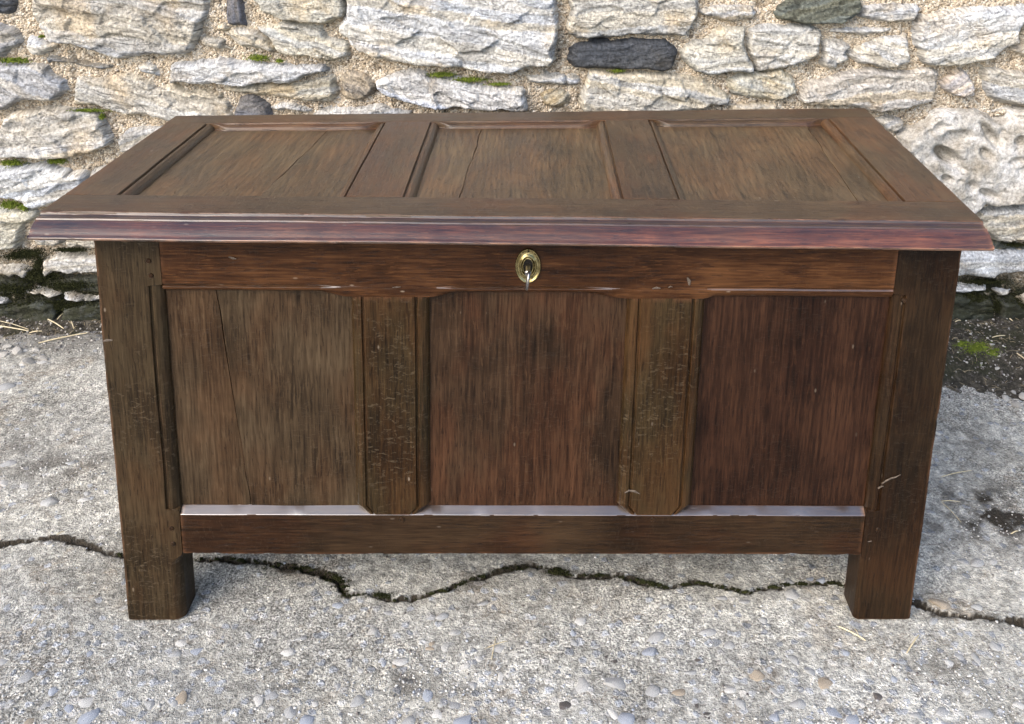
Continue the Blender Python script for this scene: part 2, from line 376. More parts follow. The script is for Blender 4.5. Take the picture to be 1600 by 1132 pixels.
xs = axis_coords(-0.80, 2.10, .0036, 40); ys = axis_coords(-0.32, 1.10, .0036, 40)
GX, GY = np.meshgrid(xs, ys, indexing='ij')
fine = (GX > -.85) & (GX < 2.15) & (GY > -.4) & (GY < 1.15)
Z = np.zeros_like(GX); K = np.zeros_like(GX); NEAR = np.zeros_like(GX)
z_, k_, n_, d_ = ground_height(GX[fine], GY[fine]); Z[fine] = z_; K[fine] = k_; NEAR[fine] = n_
Z[~fine] = -.003
dirt = np.clip(K * 1.3 + NEAR * .7 * sstep(-.1, .5, fbm(GX * 14, GY * 14, 71, 3)), 0, 1)
for (px, py, rx, ry, a) in [(110, 745, .085, .05, .55), (170, 715, .06, .02, .5), (40, 700, .06, .04, .45), (1560, 800, .20, .085, 1.1), (1530, 690, .12, .10, .35), (1450, 700, .06, .1, .3), (1500, 775, .05, .03, .6), (1590, 850, .07, .04, .6),
                            (90, 730, .13, .06, .6), (640, 1065, .06, .03, .6), (720, 1085, .05, .03, .5), (1480, 1040, .06, .04, .45), (1440, 995, .05, .02, .4), (720, 1010, .05, .03, .3),
                            (450, 890, .05, .012, .9), (520, 905, .03, .016, .9), (870, 893, .03, .010, .9), (150, 560, .07, .02, .35), (1500, 960, .08, .012, .5)]:
    gx, gy = G(px, py)
    dirt = np.maximum(dirt, a * np.exp(-((GX - gx) / rx) ** 2 - ((GY - gy) / ry) ** 2) * sstep(-.35, .35, fbm(GX * 30, GY * 30, 80, 3)))
dirt = np.maximum(dirt, .5 * sstep(.80, 1.0, GY + .05 * fbm(GX * 6, GY * 6, 90, 3)))
exposed = np.clip(sstep(.16, -.16, GY + .08 * fbm(GX * 4, GY * 4, 33, 3)) * .9 + .35 * sstep(.1, .5, fbm(GX * 5, GY * 5, 44, 3)), 0, 1)
gv = np.stack([GX, GY, Z], -1).reshape(-1, 3)
ground = structure(mesh_obj('ground', gv, grid_faces(len(xs), len(ys)), M['concrete'],
                            attrs={'dirt': dirt.ravel(), 'exposed': exposed.ravel()}))

def gz(x, y):
    i = min(np.searchsorted(xs, x), len(xs) - 1); j = min(np.searchsorted(ys, y), len(ys) - 1); return float(Z[i, j])

# soil bank at the foot of the wall
WY = 1.05
sx_ = np.arange(-1.9, 3.2, .006); sy_ = np.arange(.50, 1.13, .006)
SX, SY = np.meshgrid(sx_, sy_, indexing='ij')
lim = .945 - .20 * sstep(1.42, 1.68, SX) - .05 * sstep(1.7, 1.9, SX) + .07 * fbm(SX * 6, SY * 6, 12, 4) + .018 * fbm(SX * 40, SY * 40, 14, 3)
bank = sstep(-.03, .13, SY - lim)
SZ = -.010 + .040 * bank + bank * (.008 * fbm(SX * 22, SY * 22, 15, 4) + .004 * fbm(SX * 90, SY * 90, 16, 2)) + .004 * fbm(SX * 60, SY * 60, 17, 2)
keep = (SZ > -.012)
f_ = grid_faces(len(sx_), len(sy_), keep.ravel()); v_ = np.stack([SX, SY, SZ], -1).reshape(-1, 3)
v_, f_, _ = compact(v_, f_, {})
soil = structure(mesh_obj('soil_ground', v_, f_, M['soil']))
def soil_z(x, y):
    i = int(np.clip(round((x + 1.9) / .006), 0, len(sx_) - 1)); j = int(np.clip(round((y - .5) / .006), 0, len(sy_) - 1)); return SZ[i, j]
def floor_z(x, y): return max(gz(x, y), soil_z(x, y)) if y > .5 else gz(x, y)

# ------------------------------------------------------------------ rubble wall
WALL_X0, WALL_X1, WALL_H = -1.75, 3.05, 1.62
wall = thing('stone_wall', 'rough rubble stone wall with sandy lime mortar behind the coffer', 'wall', (.65, WY, 0))
def to_wall(pts): return [(unproject(x, y, 1, WY)[0], unproject(x, y, 1, WY)[2]) for x, y in pts]

GREY, CREAM, WHITE, BROWN, DARK, GREEN = (.37, .355, .33), (.44, .395, .315), (.50, .49, .465), (.35, .295, .22), (.075, .078, .082), (.115, .12, .095)
LG = (.43, .41, .37)
# outline in the photograph, colour, protrusion (m), relief (m), slant of the strata (deg), kind
STONES = [
 ([(-25,-20),(20,-20),(26,0),(24,12),(18,20),(0,21),(-25,21)], DARK, .012, .004, 0),
 ([(-30,34),(0,36),(12,42),(22,44),(30,50),(34,62),(28,70),(15,76),(6,83),(0,86),(-30,90)], GREY, .020, .010, 10),
 ([(44,60),(50,57),(70,64),(90,70),(84,76),(66,85),(58,86),(50,82),(43,74)], WHITE, .022, .006, 0),
 ([(58,-30),(56,0),(55,10),(60,25),(64,36),(76,46),(80,58),(86,65),(96,66),(108,66),(122,68),(140,74),(152,80),(170,86),(186,91),(208,88),(235,82),(258,84),(285,82),(300,78),(310,62),(313,45),(322,25),(328,0),(330,-30)], LG, .030, .019, -10),
 ([(72,90),(80,88),(95,90),(115,92),(130,97),(150,100),(172,103),(176,105),(160,109),(148,105),(130,103),(110,97),(85,96),(76,100)], (.24,.235,.22), .016, .004, -8),
 ([(215,103),(228,100),(244,102),(249,119),(240,117),(222,112)], WHITE, .016, .004, -20),
 ([(-30,104),(0,102),(30,101),(55,98),(75,102),(88,116),(102,126),(108,140),(98,148),(84,156),(72,158),(58,155),(40,154),(25,160),(8,169),(0,170),(-30,172)], GREY, .028, .012, -22),
 ([(120,125),(130,121),(150,122),(172,122),(185,116),(200,114),(222,122),(238,130),(245,136),(265,134),(300,143),(335,143),(347,146),(348,152),(358,158),(362,165),(360,172),(364,178),(362,190),(262,187),(250,183),(235,180),(216,178),(200,179),(185,174),(160,166),(140,163),(120,161)], CREAM, .024, .015, -14),
 ([(9,188),(12,179),(23,174),(35,172),(58,171),(74,171),(92,168),(113,170),(131,173),(150,173),(161,178),(161,186),(170,195),(176,215),(174,222),(159,231),(147,238),(131,238),(131,243),(115,245),(85,245),(53,244),(18,243),(0,243),(-6,230),(-4,209)], (.45,.43,.39), .034, .014, 4),
 ([(185,220),(191,211),(203,202),(212,200),(240,198),(265,198),(275,206),(262,222),(235,238),(191,238),(186,231)], LG, .022, .008, 20),
 ([(-30,262),(0,262),(18,261),(35,259),(41,256),(62,256),(78,256),(92,261),(110,263),(113,268),(127,266),(137,269),(138,275),(134,295),(110,308),(71,321),(58,325),(49,323),(41,315),(35,312),(18,308),(0,307),(-30,306)], (.53,.525,.50), .034, .015, 14),
 ([(139,275),(148,266),(165,258),(178,266),(160,284),(146,286)], LG, .02, .005, 0),
 ([(-20,329),(0,329),(14,330),(30,330),(46,327),(55,328),(61,333),(57,338),(46,345),(30,347),(16,345),(0,342),(-20,340)], (.46,.45,.39), .026, .006, 0),
 ([(-25,350),(0,348),(12,349),(35,352),(37,359),(36,375),(32,387),(12,388),(0,390),(-25,392)], (.42,.41,.36), .022, .010, 5),
 ([(58,352),(100,350),(103,362),(101,378),(91,382),(66,382),(60,378),(54,366)], LG, .020, .007, 0),
 ([(107,352),(160,350),(225,352),(230,385),(180,388),(140,387),(126,385),(111,385),(106,379)], LG, .020, .007, 0),
 ([(71,406),(84,400),(91,396),(109,398),(124,400),(143,400),(200,402),(205,424),(136,425),(124,424),(117,426),(101,422),(87,423),(76,428),(71,422)], WHITE, .026, .008, 3),
 ([(-20,416),(0,414),(14,415),(31,413),(45,416),(53,421),(49,425),(48,433),(39,432),(29,427),(21,431),(12,428),(0,425),(-20,424)], LG, .024, .007, 0),
 ([(35,456),(60,449),(82,454),(95,459),(82,464),(68,459),(49,457)], WHITE, .022, .004, 0),
 ([(101,461),(111,459),(132,466),(160,461),(165,467),(124,469),(105,465)], WHITE, .020, .004, 0),
 ([(-12,464),(0,465),(12,468),(20,472),(15,474),(0,470),(-12,470)], WHITE, .020, .003, 0),
 ([(-30,474),(-10,473),(12,478),(30,471),(60,466),(92,468),(96,484),(92,505),(-30,505)], (.06,.062,.05), .024, .010, 0),
 ([(100,474),(130,473),(200,472),(230,480),(230,505),(98,505)], (.06,.062,.05), .022, .010, 0),
 ([(-30,430),(0,432),(30,436),(50,440),(44,452),(28,458),(0,459),(-30,458)], (.05,.05,.04), .014, .008, 0),
 ([(68,434),(100,430),(150,432),(200,436),(200,456),(120,455),(84,450)], (.055,.056,.045), .014, .008, 0),
 ([(354,-25),(354,0),(356,15),(355,38),(365,40),(370,38),(384,40),(382,20),(379,0),(379,-25)], (.13,.13,.14), .018, .004, 90),
 ([(398,-25),(398,0),(405,6),(410,16),(425,22),(442,31),(470,33),(485,35),(505,36),(522,30),(538,25),(541,15),(538,0),(538,-25)], (.44,.42,.36), .030, .008, 5),
 ([(350,50),(365,45),(392,44),(402,48),(413,54),(421,63),(430,72),(427,83),(420,82),(410,76),(400,73),(380,72),(372,67),(358,55)], CREAM, .022, .006, -20),
 ([(402,43),(420,40),(440,36),(452,34),(470,36),(490,38),(503,40),(508,50),(512,58),(530,62),(542,66),(547,75),(545,86),(530,92),(510,95),(495,90),(470,86),(455,85),(440,82),(432,74),(424,62),(413,52)], (.50,.475,.41), .026, .015, -16),
 ([(313,62),(320,57),(340,58),(352,63),(350,70),(360,76),(345,76),(330,73),(318,70)], CREAM, .018, .005, -8),
 ([(339,43),(350,38),(360,42),(356,48),(345,47)], CREAM, .016, .003, 0),
 ([(268,103),(275,98),(300,97),(335,94),(345,92),(360,92),(372,97),(400,96),(420,100),(450,101),(480,101),(508,101),(510,106),(513,111),(500,113),(480,118),(462,126),(450,129),(425,128),(400,130),(375,133),(350,131),(335,128),(320,129),(300,129),(280,127),(269,129)], WHITE, .036, .010, 2),
 ([(350,140),(385,134),(420,132),(462,130),(490,124),(515,119),(522,120),(523,135),(525,145),(520,157),(500,159),(475,157),(450,153),(430,149),(405,149),(390,145),(372,144)], (.43,.40,.33), .016, .009, 8),
 ([(368,172),(376,155),(385,150),(398,150),(412,156),(420,165),(424,178),(422,200),(366,200)], (.15,.145,.145), .020, .005, 0),
 ([(424,168),(440,162),(460,163),(472,168),(485,172),(478,175),(462,172),(450,170),(435,171)], WHITE, .018, .003, 0),
 ([(490,178),(510,172),(525,168),(555,170),(575,165),(600,163),(615,170),(640,176),(645,200),(488,200)], WHITE, .022, .008, 5),
 ([(534,120),(550,112),(570,115),(582,125),(588,135),(580,148),(565,157),(552,158),(542,154),(535,148),(537,135)], BROWN, .014, .007, -20),
 ([(541,-35),(542,0),(543,25),(530,40),(529,50),(545,58),(548,68),(560,79),(585,89),(620,96),(655,101),(690,103),(720,105),(740,109),(775,112),(795,113),(815,107),(830,101),(858,101),(866,92),(862,78),(870,60),(872,40),(870,15),(866,0),(864,-35)], (.49,.48,.45), .036, .019, -9),
 ([(588,128),(600,120),(620,114),(640,109),(652,108),(664,112),(672,120),(700,122),(720,124),(740,132),(765,134),(790,136),(815,138),(821,142),(818,148),(822,155),(824,172),(800,173),(785,168),(760,170),(740,168),(715,166),(690,168),(668,166),(650,160),(632,158),(612,150),(600,144),(590,138)], (.54,.53,.51), .032, .015, -14),
 ([(824,120),(840,118),(862,118),(883,117),(884,131),(866,131),(845,131),(827,126)], WHITE, .020, .003, 0),
 ([(886,118),(895,117),(905,121),(906,132),(890,134),(885,131)], WHITE, .020, .003, 0),
 ([(846,146),(860,140),(880,142),(893,150),(890,162),(870,167),(852,162)], (.40,.36,.27), .012, .008, 30),
 ([(886,-30),(1088,-30),(1090,12),(1086,25),(1078,42),(1070,54),(1040,55),(1015,55),(985,52),(970,57),(940,57),(920,59),(902,59),(890,52),(885,45),(888,30),(892,15)], (.47,.44,.375), .032, .010, 2),
 ([(884,90),(893,78),(897,70),(925,65),(970,64),(985,60),(1010,62),(1040,62),(1050,70),(1058,80),(1055,88),(1052,102),(1045,108),(1035,111),(1010,107),(990,107),(970,108),(945,106),(920,105),(897,106),(890,98)], (.062,.066,.072), .026, .006, 3),
 ([(912,140),(916,128),(920,110),(932,107),(945,110),(960,114),(985,114),(1000,111),(1020,114),(1040,115),(1060,118),(1080,120),(1100,124),(1118,136),(1135,147),(1140,155),(1136,162),(1110,163),(1098,170),(1060,174),(1030,180),(1000,182),(960,182),(930,180),(910,172),(905,158)], (.51,.475,.40), .032, .016, -10),
 ([(1094,18),(1110,10),(1125,8),(1160,8),(1175,10),(1181,20),(1175,27),(1160,30),(1145,34),(1130,33),(1115,28),(1098,23)], LG, .026, .006, 0),
 ([(1062,80),(1070,70),(1085,62),(1108,60),(1112,45),(1125,41),(1145,42),(1163,43),(1163,55),(1161,64),(1163,74),(1168,87),(1175,101),(1177,110),(1160,113),(1140,110),(1120,115),(1105,116),(1088,112),(1078,104),(1066,92)], (.47,.45,.39), .028, .009, 4),
 ([(1167,55),(1171,45),(1185,38),(1225,38),(1260,40),(1278,46),(1282,52),(1280,65),(1278,80),(1268,90),(1255,98),(1240,100),(1225,106),(1205,108),(1190,108),(1182,110),(1177,98),(1171,85),(1166,70)], (.48,.46,.41), .030, .009, 3),
 ([(1208,18),(1220,5),(1240,-12),(1340,-12),(1346,8),(1342,18),(1330,28),(1310,37),(1285,35),(1262,37),(1250,36),(1235,32),(1215,28)], GREEN, .034, .015, 15),
 ([(1344,25),(1352,12),(1368,8),(1390,6),(1410,8),(1432,10),(1440,14),(1434,18),(1432,25),(1425,32),(1410,32),(1395,34),(1375,33),(1355,28)], LG, .024, .008, 6),
 ([(1300,48),(1320,45),(1350,44),(1380,45),(1392,46),(1380,49),(1370,51),(1345,53),(1325,51)], WHITE, .022, .003, 0),
 ([(1284,65),(1290,62),(1305,65),(1325,70),(1328,74),(1320,78),(1320,85),(1325,92),(1315,97),(1306,100),(1306,106),(1298,107),(1285,102),(1283,95),(1286,85)], (.47,.45,.41), .022, .010, -12),
 ([(1320,82),(1335,77),(1350,70),(1360,65),(1375,60),(1395,58),(1415,58),(1418,75),(1418,95),(1405,100),(1395,105),(1375,104),(1360,100),(1340,97),(1328,90)], (.53,.50,.44), .028, .010, -14),
 ([(1136,125),(1150,119),(1175,115),(1195,112),(1220,110),(1235,118),(1240,130),(1245,145),(1230,150),(1208,156),(1190,153),(1165,150),(1145,145),(1138,135)], (.52,.49,.40), .026, .012, -18),
 ([(1248,157),(1252,140),(1258,128),(1290,122),(1300,118),(1320,112),(1340,107),(1360,107),(1390,110),(1410,112),(1440,106),(1455,105),(1464,113),(1463,130),(1458,150),(1455,158),(1430,162),(1410,168),(1390,174),(1365,173),(1345,170),(1320,164),(1290,163),(1265,163)], (.46,.41,.335), .032, .015, 6),
 ([(1142,164),(1160,162),(1190,160),(1212,162),(1214,182),(1140,182)], CREAM, .02, .005, 0),
 ([(1432,48),(1431,40),(1434,30),(1438,26),(1459,21),(1484,16),(1510,11),(1537,11),(1572,11),(1600,10),(1640,8),(1640,26),(1600,31),(1590,39),(1587,55),(1587,65),(1572,73),(1560,82),(1547,91),(1530,95),(1501,99),(1475,102),(1445,101),(1436,94),(1434,83),(1436,76),(1428,70),(1427,58)], (.52,.505,.465), .036, .014, 10),
 ([(1594,41),(1602,36),(1640,31),(1640,88),(1602,90),(1590,84),(1578,77),(1592,68),(1592,58)], (.42,.39,.33), .022, .008, 0),
 ([(1466,127),(1477,120),(1487,110),(1501,107),(1510,115),(1519,131),(1520,147),(1510,149),(1498,149),(1484,146),(1471,138)], (.46,.41,.36), .030, .008, 30),
 ([(1533,106),(1547,105),(1556,107),(1569,110),(1590,111),(1600,112),(1640,115),(1640,167),(1600,164),(1590,163),(1572,159),(1556,157),(1542,150),(1538,138),(1535,124)], (.42,.40,.36), .026, .009, -4),
 ([(1368,186),(1385,182),(1405,185),(1411,192),(1407,200),(1395,207),(1383,203)], LG, .020, .006, 20),
 ([(1403,212),(1413,204),(1422,199),(1445,187),(1454,176),(1466,171),(1498,171),(1519,171),(1533,176),(1547,179),(1572,171),(1600,169),(1660,170),(1660,310),(1600,313),(1572,315),(1551,318),(1530,316),(1515,330),(1480,322),(1440,275),(1410,230)], (.46,.445,.42), .045, .014, 20, 'pitted'),
 ([(1512,337),(1530,327),(1560,323),(1600,319),(1660,318),(1660,384),(1600,376),(1575,371),(1555,374),(1530,356)], (.43,.405,.35), .028, .010, 5),
 ([(1440,392),(1516,391),(1547,390),(1598,391),(1640,392),(1640,428),(1598,422),(1561,425),(1545,433),(1511,428),(1440,430)], (.46,.45,.42), .026, .010, 5),
 ([(1470,446),(1501,445),(1539,446),(1538,453),(1502,454),(1470,455)], WHITE, .020, .004, 0),
 ([(1553,453),(1581,452),(1572,459),(1562,461)], LG, .020, .003, 0),
 ([(1590,464),(1600,459),(1630,468),(1612,480),(1598,476)], WHITE, .022, .004, 0),
 ([(1440,459),(1500,458),(1545,462),(1552,478),(1550,505),(1440,505)], (.06,.064,.05), .022, .010, 0),
 ([(1558,466),(1586,470),(1600,482),(1660,480),(1660,505),(1556,505)], (.065,.066,.055), .020, .010, 0),
 ([(1510,376),(1540,378),(1580,380),(1640,384),(1640,390),(1580,389),(1510,389)], (.10,.105,.085), .010, .004, 0),
]

def poly_sdf(X, Y, P):
    P = np.asarray(P); d = np.full(X.shape, 9.0); inside = np.zeros(X.shape, bool); n = len(P)
    for i in range(n):
        ax, ay = P[i]; bx, by = P[(i + 1) % n]
        vx, vy = bx - ax, by - ay; L = vx * vx + vy * vy + 1e-12
        t = np.clip(((X - ax) * vx + (Y - ay) * vy) / L, 0, 1)
        d = np.minimum(d, np.hypot(X - ax - t * vx, Y - ay - t * vy))
        c = ((ay > Y) != (by > Y))
        with np.errstate(divide='ignore', invalid='ignore'):
            xi = ax + (Y - ay) * vx / (vy if abs(vy) > 1e-12 else 1e-12)
        inside ^= c & (X < xi)
    return np.where(inside, d, -d)

def strata(u, v, amp, seed, thick):
    wv = fbm(u * 5, v * 12, seed, 3)
    t = (v + .020 * wv + .007 * fbm(u * 26, v * 26, seed + 5, 3)) / thick
    k = np.floor(t); f = t - k
    def lay(kk): return .65 * vnoise(kk * 17.31 + 3.3, u * 7 + kk * 2.1, seed + 9) + .5 * vnoise(kk * 9.7, u * 19 + kk * 5.3, seed + 10)
    a = lay(k); b = lay(k + 1); s = sstep(.84, 1.0, f)
    h = (a * (1 - s) + b * s) + .45 * (f - .5) * (1 - s)
    return amp * 1.05 * h, k

def make_stone(poly, tint, prot, relief, slant, kind=None, res=.0032, seed=0):
    P = np.asarray(poly); x0, z0 = P.min(0) - .014; x1, z1 = P.max(0) + .014
    gx = np.arange(x0, x1 + res, res); gzz = np.arange(z0, z1 + res, res)
    X, Zz = np.meshgrid(gx, gzz, indexing='ij')
    s = poly_sdf(X, Zz, P) + .0022 + .0035 * fbm(X * 40, Zz * 40, seed + 1, 3) + .0012 * fbm(X * 160, Zz * 160, seed + 2, 2)
    a = R(slant); u = X * math.cos(a) + Zz * math.sin(a); v = -X * math.sin(a) + Zz * math.cos(a)
    size = math.sqrt((x1 - x0) * (z1 - z0))
    h, k = strata(u, v, relief, seed * 7 + 3, max(.010, min(.024, size * .09)))
    lr = np.random.default_rng(seed + 1000); nfac = int(np.clip((x1 - x0) * (z1 - z0) / .0016, 5, 60))
    fu = lr.uniform(u.min(), u.max(), nfac); fv = lr.uniform(v.min(), v.max(), nfac)
    uw = u + .010 * fbm(X * 22, Zz * 22, seed + 21, 3); vw = v + .006 * fbm(X * 30, Zz * 30, seed + 22, 3)
    best = np.full(X.shape, 1e9); fi = np.zeros(X.shape, int)
    for i_ in range(nfac):
        dd = ((uw - fu[i_]) * .42) ** 2 + (vw - fv[i_]) ** 2; m_ = dd < best; best[m_] = dd[m_]; fi[m_] = i_
    fo, gu, gv = lr.uniform(-.36, .36, nfac) * relief, lr.uniform(-.09, .09, nfac), lr.uniform(-.18, .10, nfac)
    h = h * .42 + fo[fi] + gu[fi] * (u - fu[fi]) + gv[fi] * (v - fv[fi])
    h = h + relief * .35 * fbm(X * 9, Zz * 9, seed + 40, 3) + .0022 * fbm(u * 60, v * 110, seed + 41, 3) + .0009 * fbm(X * 260, Zz * 260, seed + 43, 2)
    if kind == 'pitted': h = relief * .9 * fbm(X * 11, Zz * 11, seed + 40, 4) + .004 * fbm(X * 28, Zz * 28, seed + 41, 3); v = v / 4.2; u = u * .8
    tilt = random.uniform(-.04, .04) * (X - (x0 + x1) / 2) + random.uniform(-.03, .08) * ((z1 + z0) / 2 - Zz)
    if kind == 'pitted':
        for i in range(46):
            cx, cz = random.uniform(x0, x1), random.uniform(z0, z1); r1 = random.uniform(.006, .018); r2 = r1 * random.uniform(.4, .8); an = random.uniform(-.9, .2)
            du = (X - cx) * math.cos(an) + (Zz - cz) * math.sin(an); dv = -(X - cx) * math.sin(an) + (Zz - cz) * math.cos(an)
            h -= r2 * 1.2 * np.exp(-((du / r1) ** 2 + (dv / r2) ** 2) ** 1.5)
        for (px, py, r1, r2, an, dp) in [(1478, 243, .036, .017, -.6, .045), (1566, 181, .026, .020, .2, .045), (1547, 212, .040, .010, -.9, .022), (1477, 277, .014, .008, -.4, .02), (1543, 302, .028, .010, -.4, .02), (1490, 215, .05, .018, .1, .015), (1515, 290, .016, .016, 0, .012), (1593, 220, .014, .012, 0, .02), (1538, 240, .02, .012, -.8, .016)]:
            q = unproject(px, py, 1, WY - .03); du = (X - q[0]) * math.cos(an) + (Zz - q[2]) * math.sin(an); dv = -(X - q[0]) * math.sin(an) + (Zz - q[2]) * math.cos(an)
            h -= 1.35 * dp * np.exp(-((du / r1) ** 2 + (dv / r2) ** 2) ** 2)
        h += .006 * fbm(X * 30, Zz * 30, seed + 60, 3)
    er = .011 + .004 * vnoise(X * 30, Zz * 30, seed + 3)
    edge = sstep(-.001, 1, s / er) ** .6
    H = np.where(s > 0, -.004 + (prot + .004 + h + tilt) * edge, -.004 + s * 2.2)
    H = np.maximum(H, -.03)
    keep = s > -.010
    kn = hash2(k, np.zeros_like(k), seed + 77) - .5
    tint = tuple(np.array(tint) * np.array((.93, .955, 1.0)))
    tn = np.array(tint)[None, None, :] * (1 + .12 * kn[..., None]) * (1 + .22 * (hash2(fi.astype(float), np.zeros(fi.shape), seed + 79) - .5))[..., None] * (1 + .10 * fbm(X * 12, Zz * 12, seed + 50, 2))[..., None]
    warm = (hash2(k, np.ones_like(k), seed + 78) - .5) * .22
    tn = np.clip(tn * np.stack([1 + warm * .5, np.ones_like(warm), 1 - warm], -1), .01, .85)
    low = sstep(.20, .04, Zz + .05 * fbm(X * 14, Zz * 14, 300, 3))
    dark = 1.0 if max(tint) < .2 else 0.0
    alg = low * (dark * .9 + (1 - dark) * sstep(.4, -.3, fbm(X * 26, Zz * 40, 301, 3) + (Zz - (z0 + z1) / 2) / max(z1 - z0, .02) * 1.6) * .9)
    V = np.stack([X - .65, -H, Zz], -1).reshape(-1, 3)
    Fc = grid_faces(len(gx), len(gzz), keep.ravel())[:, ::-1]
    Fc = Fc[:, ::-1]
    V, Fc, at = compact(V, Fc, {'tint': tn.reshape(-1, 3), 'algae': alg.ravel(), 'sc': np.stack([u + seed * 1.7, v, H * .6], -1).reshape(-1, 3)})
    return mesh_obj('stone', V, Fc, M['pitted' if kind == 'pitted' else 'stone'], wall, at, sharp=None)

occ_x = np.arange(WALL_X0, WALL_X1, .006); occ_z = np.arange(0, WALL_H, .006)
OX, OZ = np.meshgrid(occ_x, occ_z, indexing='ij'); occ = np.zeros(OX.shape, bool)
for i, s_ in enumerate(STONES):
    P = to_wall(s_[0]); make_stone(P, *s_[1:], seed=i + 1)
    a = np.asarray(P); bx = (OX > a[:, 0].min() - .02) & (OX < a[:, 0].max() + .02) & (OZ > a[:, 1].min() - .02) & (OZ < a[:, 1].max() + .02)
    occ[bx] |= poly_sdf(OX[bx], OZ[bx], P) > -.008
# the part of the wall the photograph shows: no filler there
vis = to_wall([(0, 0), (1600, 0), (1600, 500), (1512, 500), (1512, 395), (1540, 360), (1352, 172), (275, 184), (60, 350), (60, 378), (140, 378), (150, 500), (0, 500)])
occ |= poly_sdf(OX, OZ, vis) > -.004
zc, row = 0.0, 0
nf = 0
while zc < WALL_H - .03:
    rh = random.uniform(.07, .15); x = WALL_X0 + random.uniform(-.1, 0)
    while x < WALL_X1 - .05:
        ww = rh * random.uniform(1.3, 3.6)
        x0, x1 = x + .007, min(x + ww, WALL_X1) - .007; z0, z1 = zc + random.uniform(.004, .012), min(zc + rh, WALL_H) - random.uniform(.004, .012)
        x += ww
        if x1 - x0 < .05: continue
        sel = (OX > x0) & (OX < x1) & (OZ > z0) & (OZ < z1)
        if sel.sum() == 0: continue
        if occ[sel].mean() > .55: continue
        if occ[sel].any():                       # trim to the free side
            free = sel & ~occ; fx, fz = OX[free], OZ[free]
            x0, x1, z0, z1 = np.percentile(fx, 6), np.percentile(fx, 94), np.percentile(fz, 6), np.percentile(fz, 94)
            sel = (OX > x0) & (OX < x1) & (OZ > z0) & (OZ < z1)
            if x1 - x0 < .04 or z1 - z0 < .03 or occ[sel].mean() > .12: continue
        n = 14; P = []
        for kk in range(n):
            an = 2 * math.pi * kk / n; c, s = math.cos(an), math.sin(an)
            ex = abs(c) ** .45 * (1 if c > 0 else -1); ez = abs(s) ** .45 * (1 if s > 0 else -1)
            jr = random.uniform(.86, 1.02)
            P.append(((x0 + x1) / 2 + ex * jr * (x1 - x0) / 2, (z0 + z1) / 2 + ez * jr * (z1 - z0) / 2))
        tint = random.choice([GREY, CREAM, LG, LG, (.46, .43, .37), WHITE, BROWN, (.42, .40, .36), CREAM])
        if random.random() < .06: tint = DARK
        make_stone(P, tint, random.uniform(.018, .034), random.uniform(.008, .014), random.uniform(-14, 12), res=.008, seed=500 + nf)
        nf += 1
    zc += rh

mx = np.concatenate([np.arange(WALL_X0, -.80, .014), np.arange(-.80, 2.1, .0045), np.arange(2.1, WALL_X1 + .01, .014)])
mz = np.concatenate([np.arange(-.06, .95, .0045), np.arange(.95, WALL_H, .014), [WALL_H]])
MX, MZ = np.meshgrid(mx, mz, indexing='ij')
md = .004 * fbm(MX * 12, MZ * 12, 401, 3) + .0035 * fbm(MX * 55, MZ * 55, 402, 3) + .0030 * fbm(MX * 150, MZ * 150, 403, 2)
pit = sstep(.45, .75, vnoise(MX * 36, MZ * 36, 404)) * .010
low = sstep(.235, .10, MZ + .055 * fbm(MX * 8, MZ * 11, 300, 3))
lowR = sstep(.19, .09, MZ + .05 * fbm(MX * 8, MZ * 11, 300, 3))
alg = np.where(MX < .6, low, lowR)
pr_ = to_wall([s_[0] for s_ in STONES if len(s_) > 5][0]); my = -(md * 1.3 - pit - .003) + .08 * (poly_sdf(MX, MZ, pr_) > .014)
mv = np.stack([MX - .65, my, MZ], -1).reshape(-1, 3); n0 = len(mv)
fm = grid_faces(len(mx), len(mz))
# close the wall with a plain back, top and ends
bxv = np.array([[x - .65, y, z] for x in (WALL_X0, WALL_X1) for y in (.0, .42) for z in (-.06, WALL_H)])
bf = np.array([[2, 3, 7, 6], [1, 5, 7, 3], [0, 1, 3, 2], [4, 6, 7, 5]]) + n0
mesh_obj('mortar', np.concatenate([mv, bxv]), np.concatenate([fm, bf]), M['mortar'], wall, {'algae': np.concatenate([alg.ravel(), np.zeros(8)]), 'sc': np.concatenate([np.stack([MX, MZ, my], -1).reshape(-1, 3), bxv[:, [0, 2, 1]]])})

# ------------------------------------------------------------------ the coffer
ZT, ZL = .71557, .6869
LROT, LTILT, LTW, SHEAR = .01421, .0033, .04572, .0135
coffer = thing('oak_coffer', 'large dark oak panelled coffer with moulded lid standing on the concrete', 'chest', (.65, .27, 0))
OFF = np.array([.65, .27, 0])
def lidxf(v):
    c = v[:, 0] - .65; o = v.copy()
    o[:, 1] = v[:, 1] + LROT * c; o[:, 2] = v[:, 2] + LTILT * c + LTW * c * (v[:, 1] - .27); return o
def bodyxf(v):
    o = v.copy(); o[:, 0] = v[:, 0] + SHEAR * v[:, 2]; return o

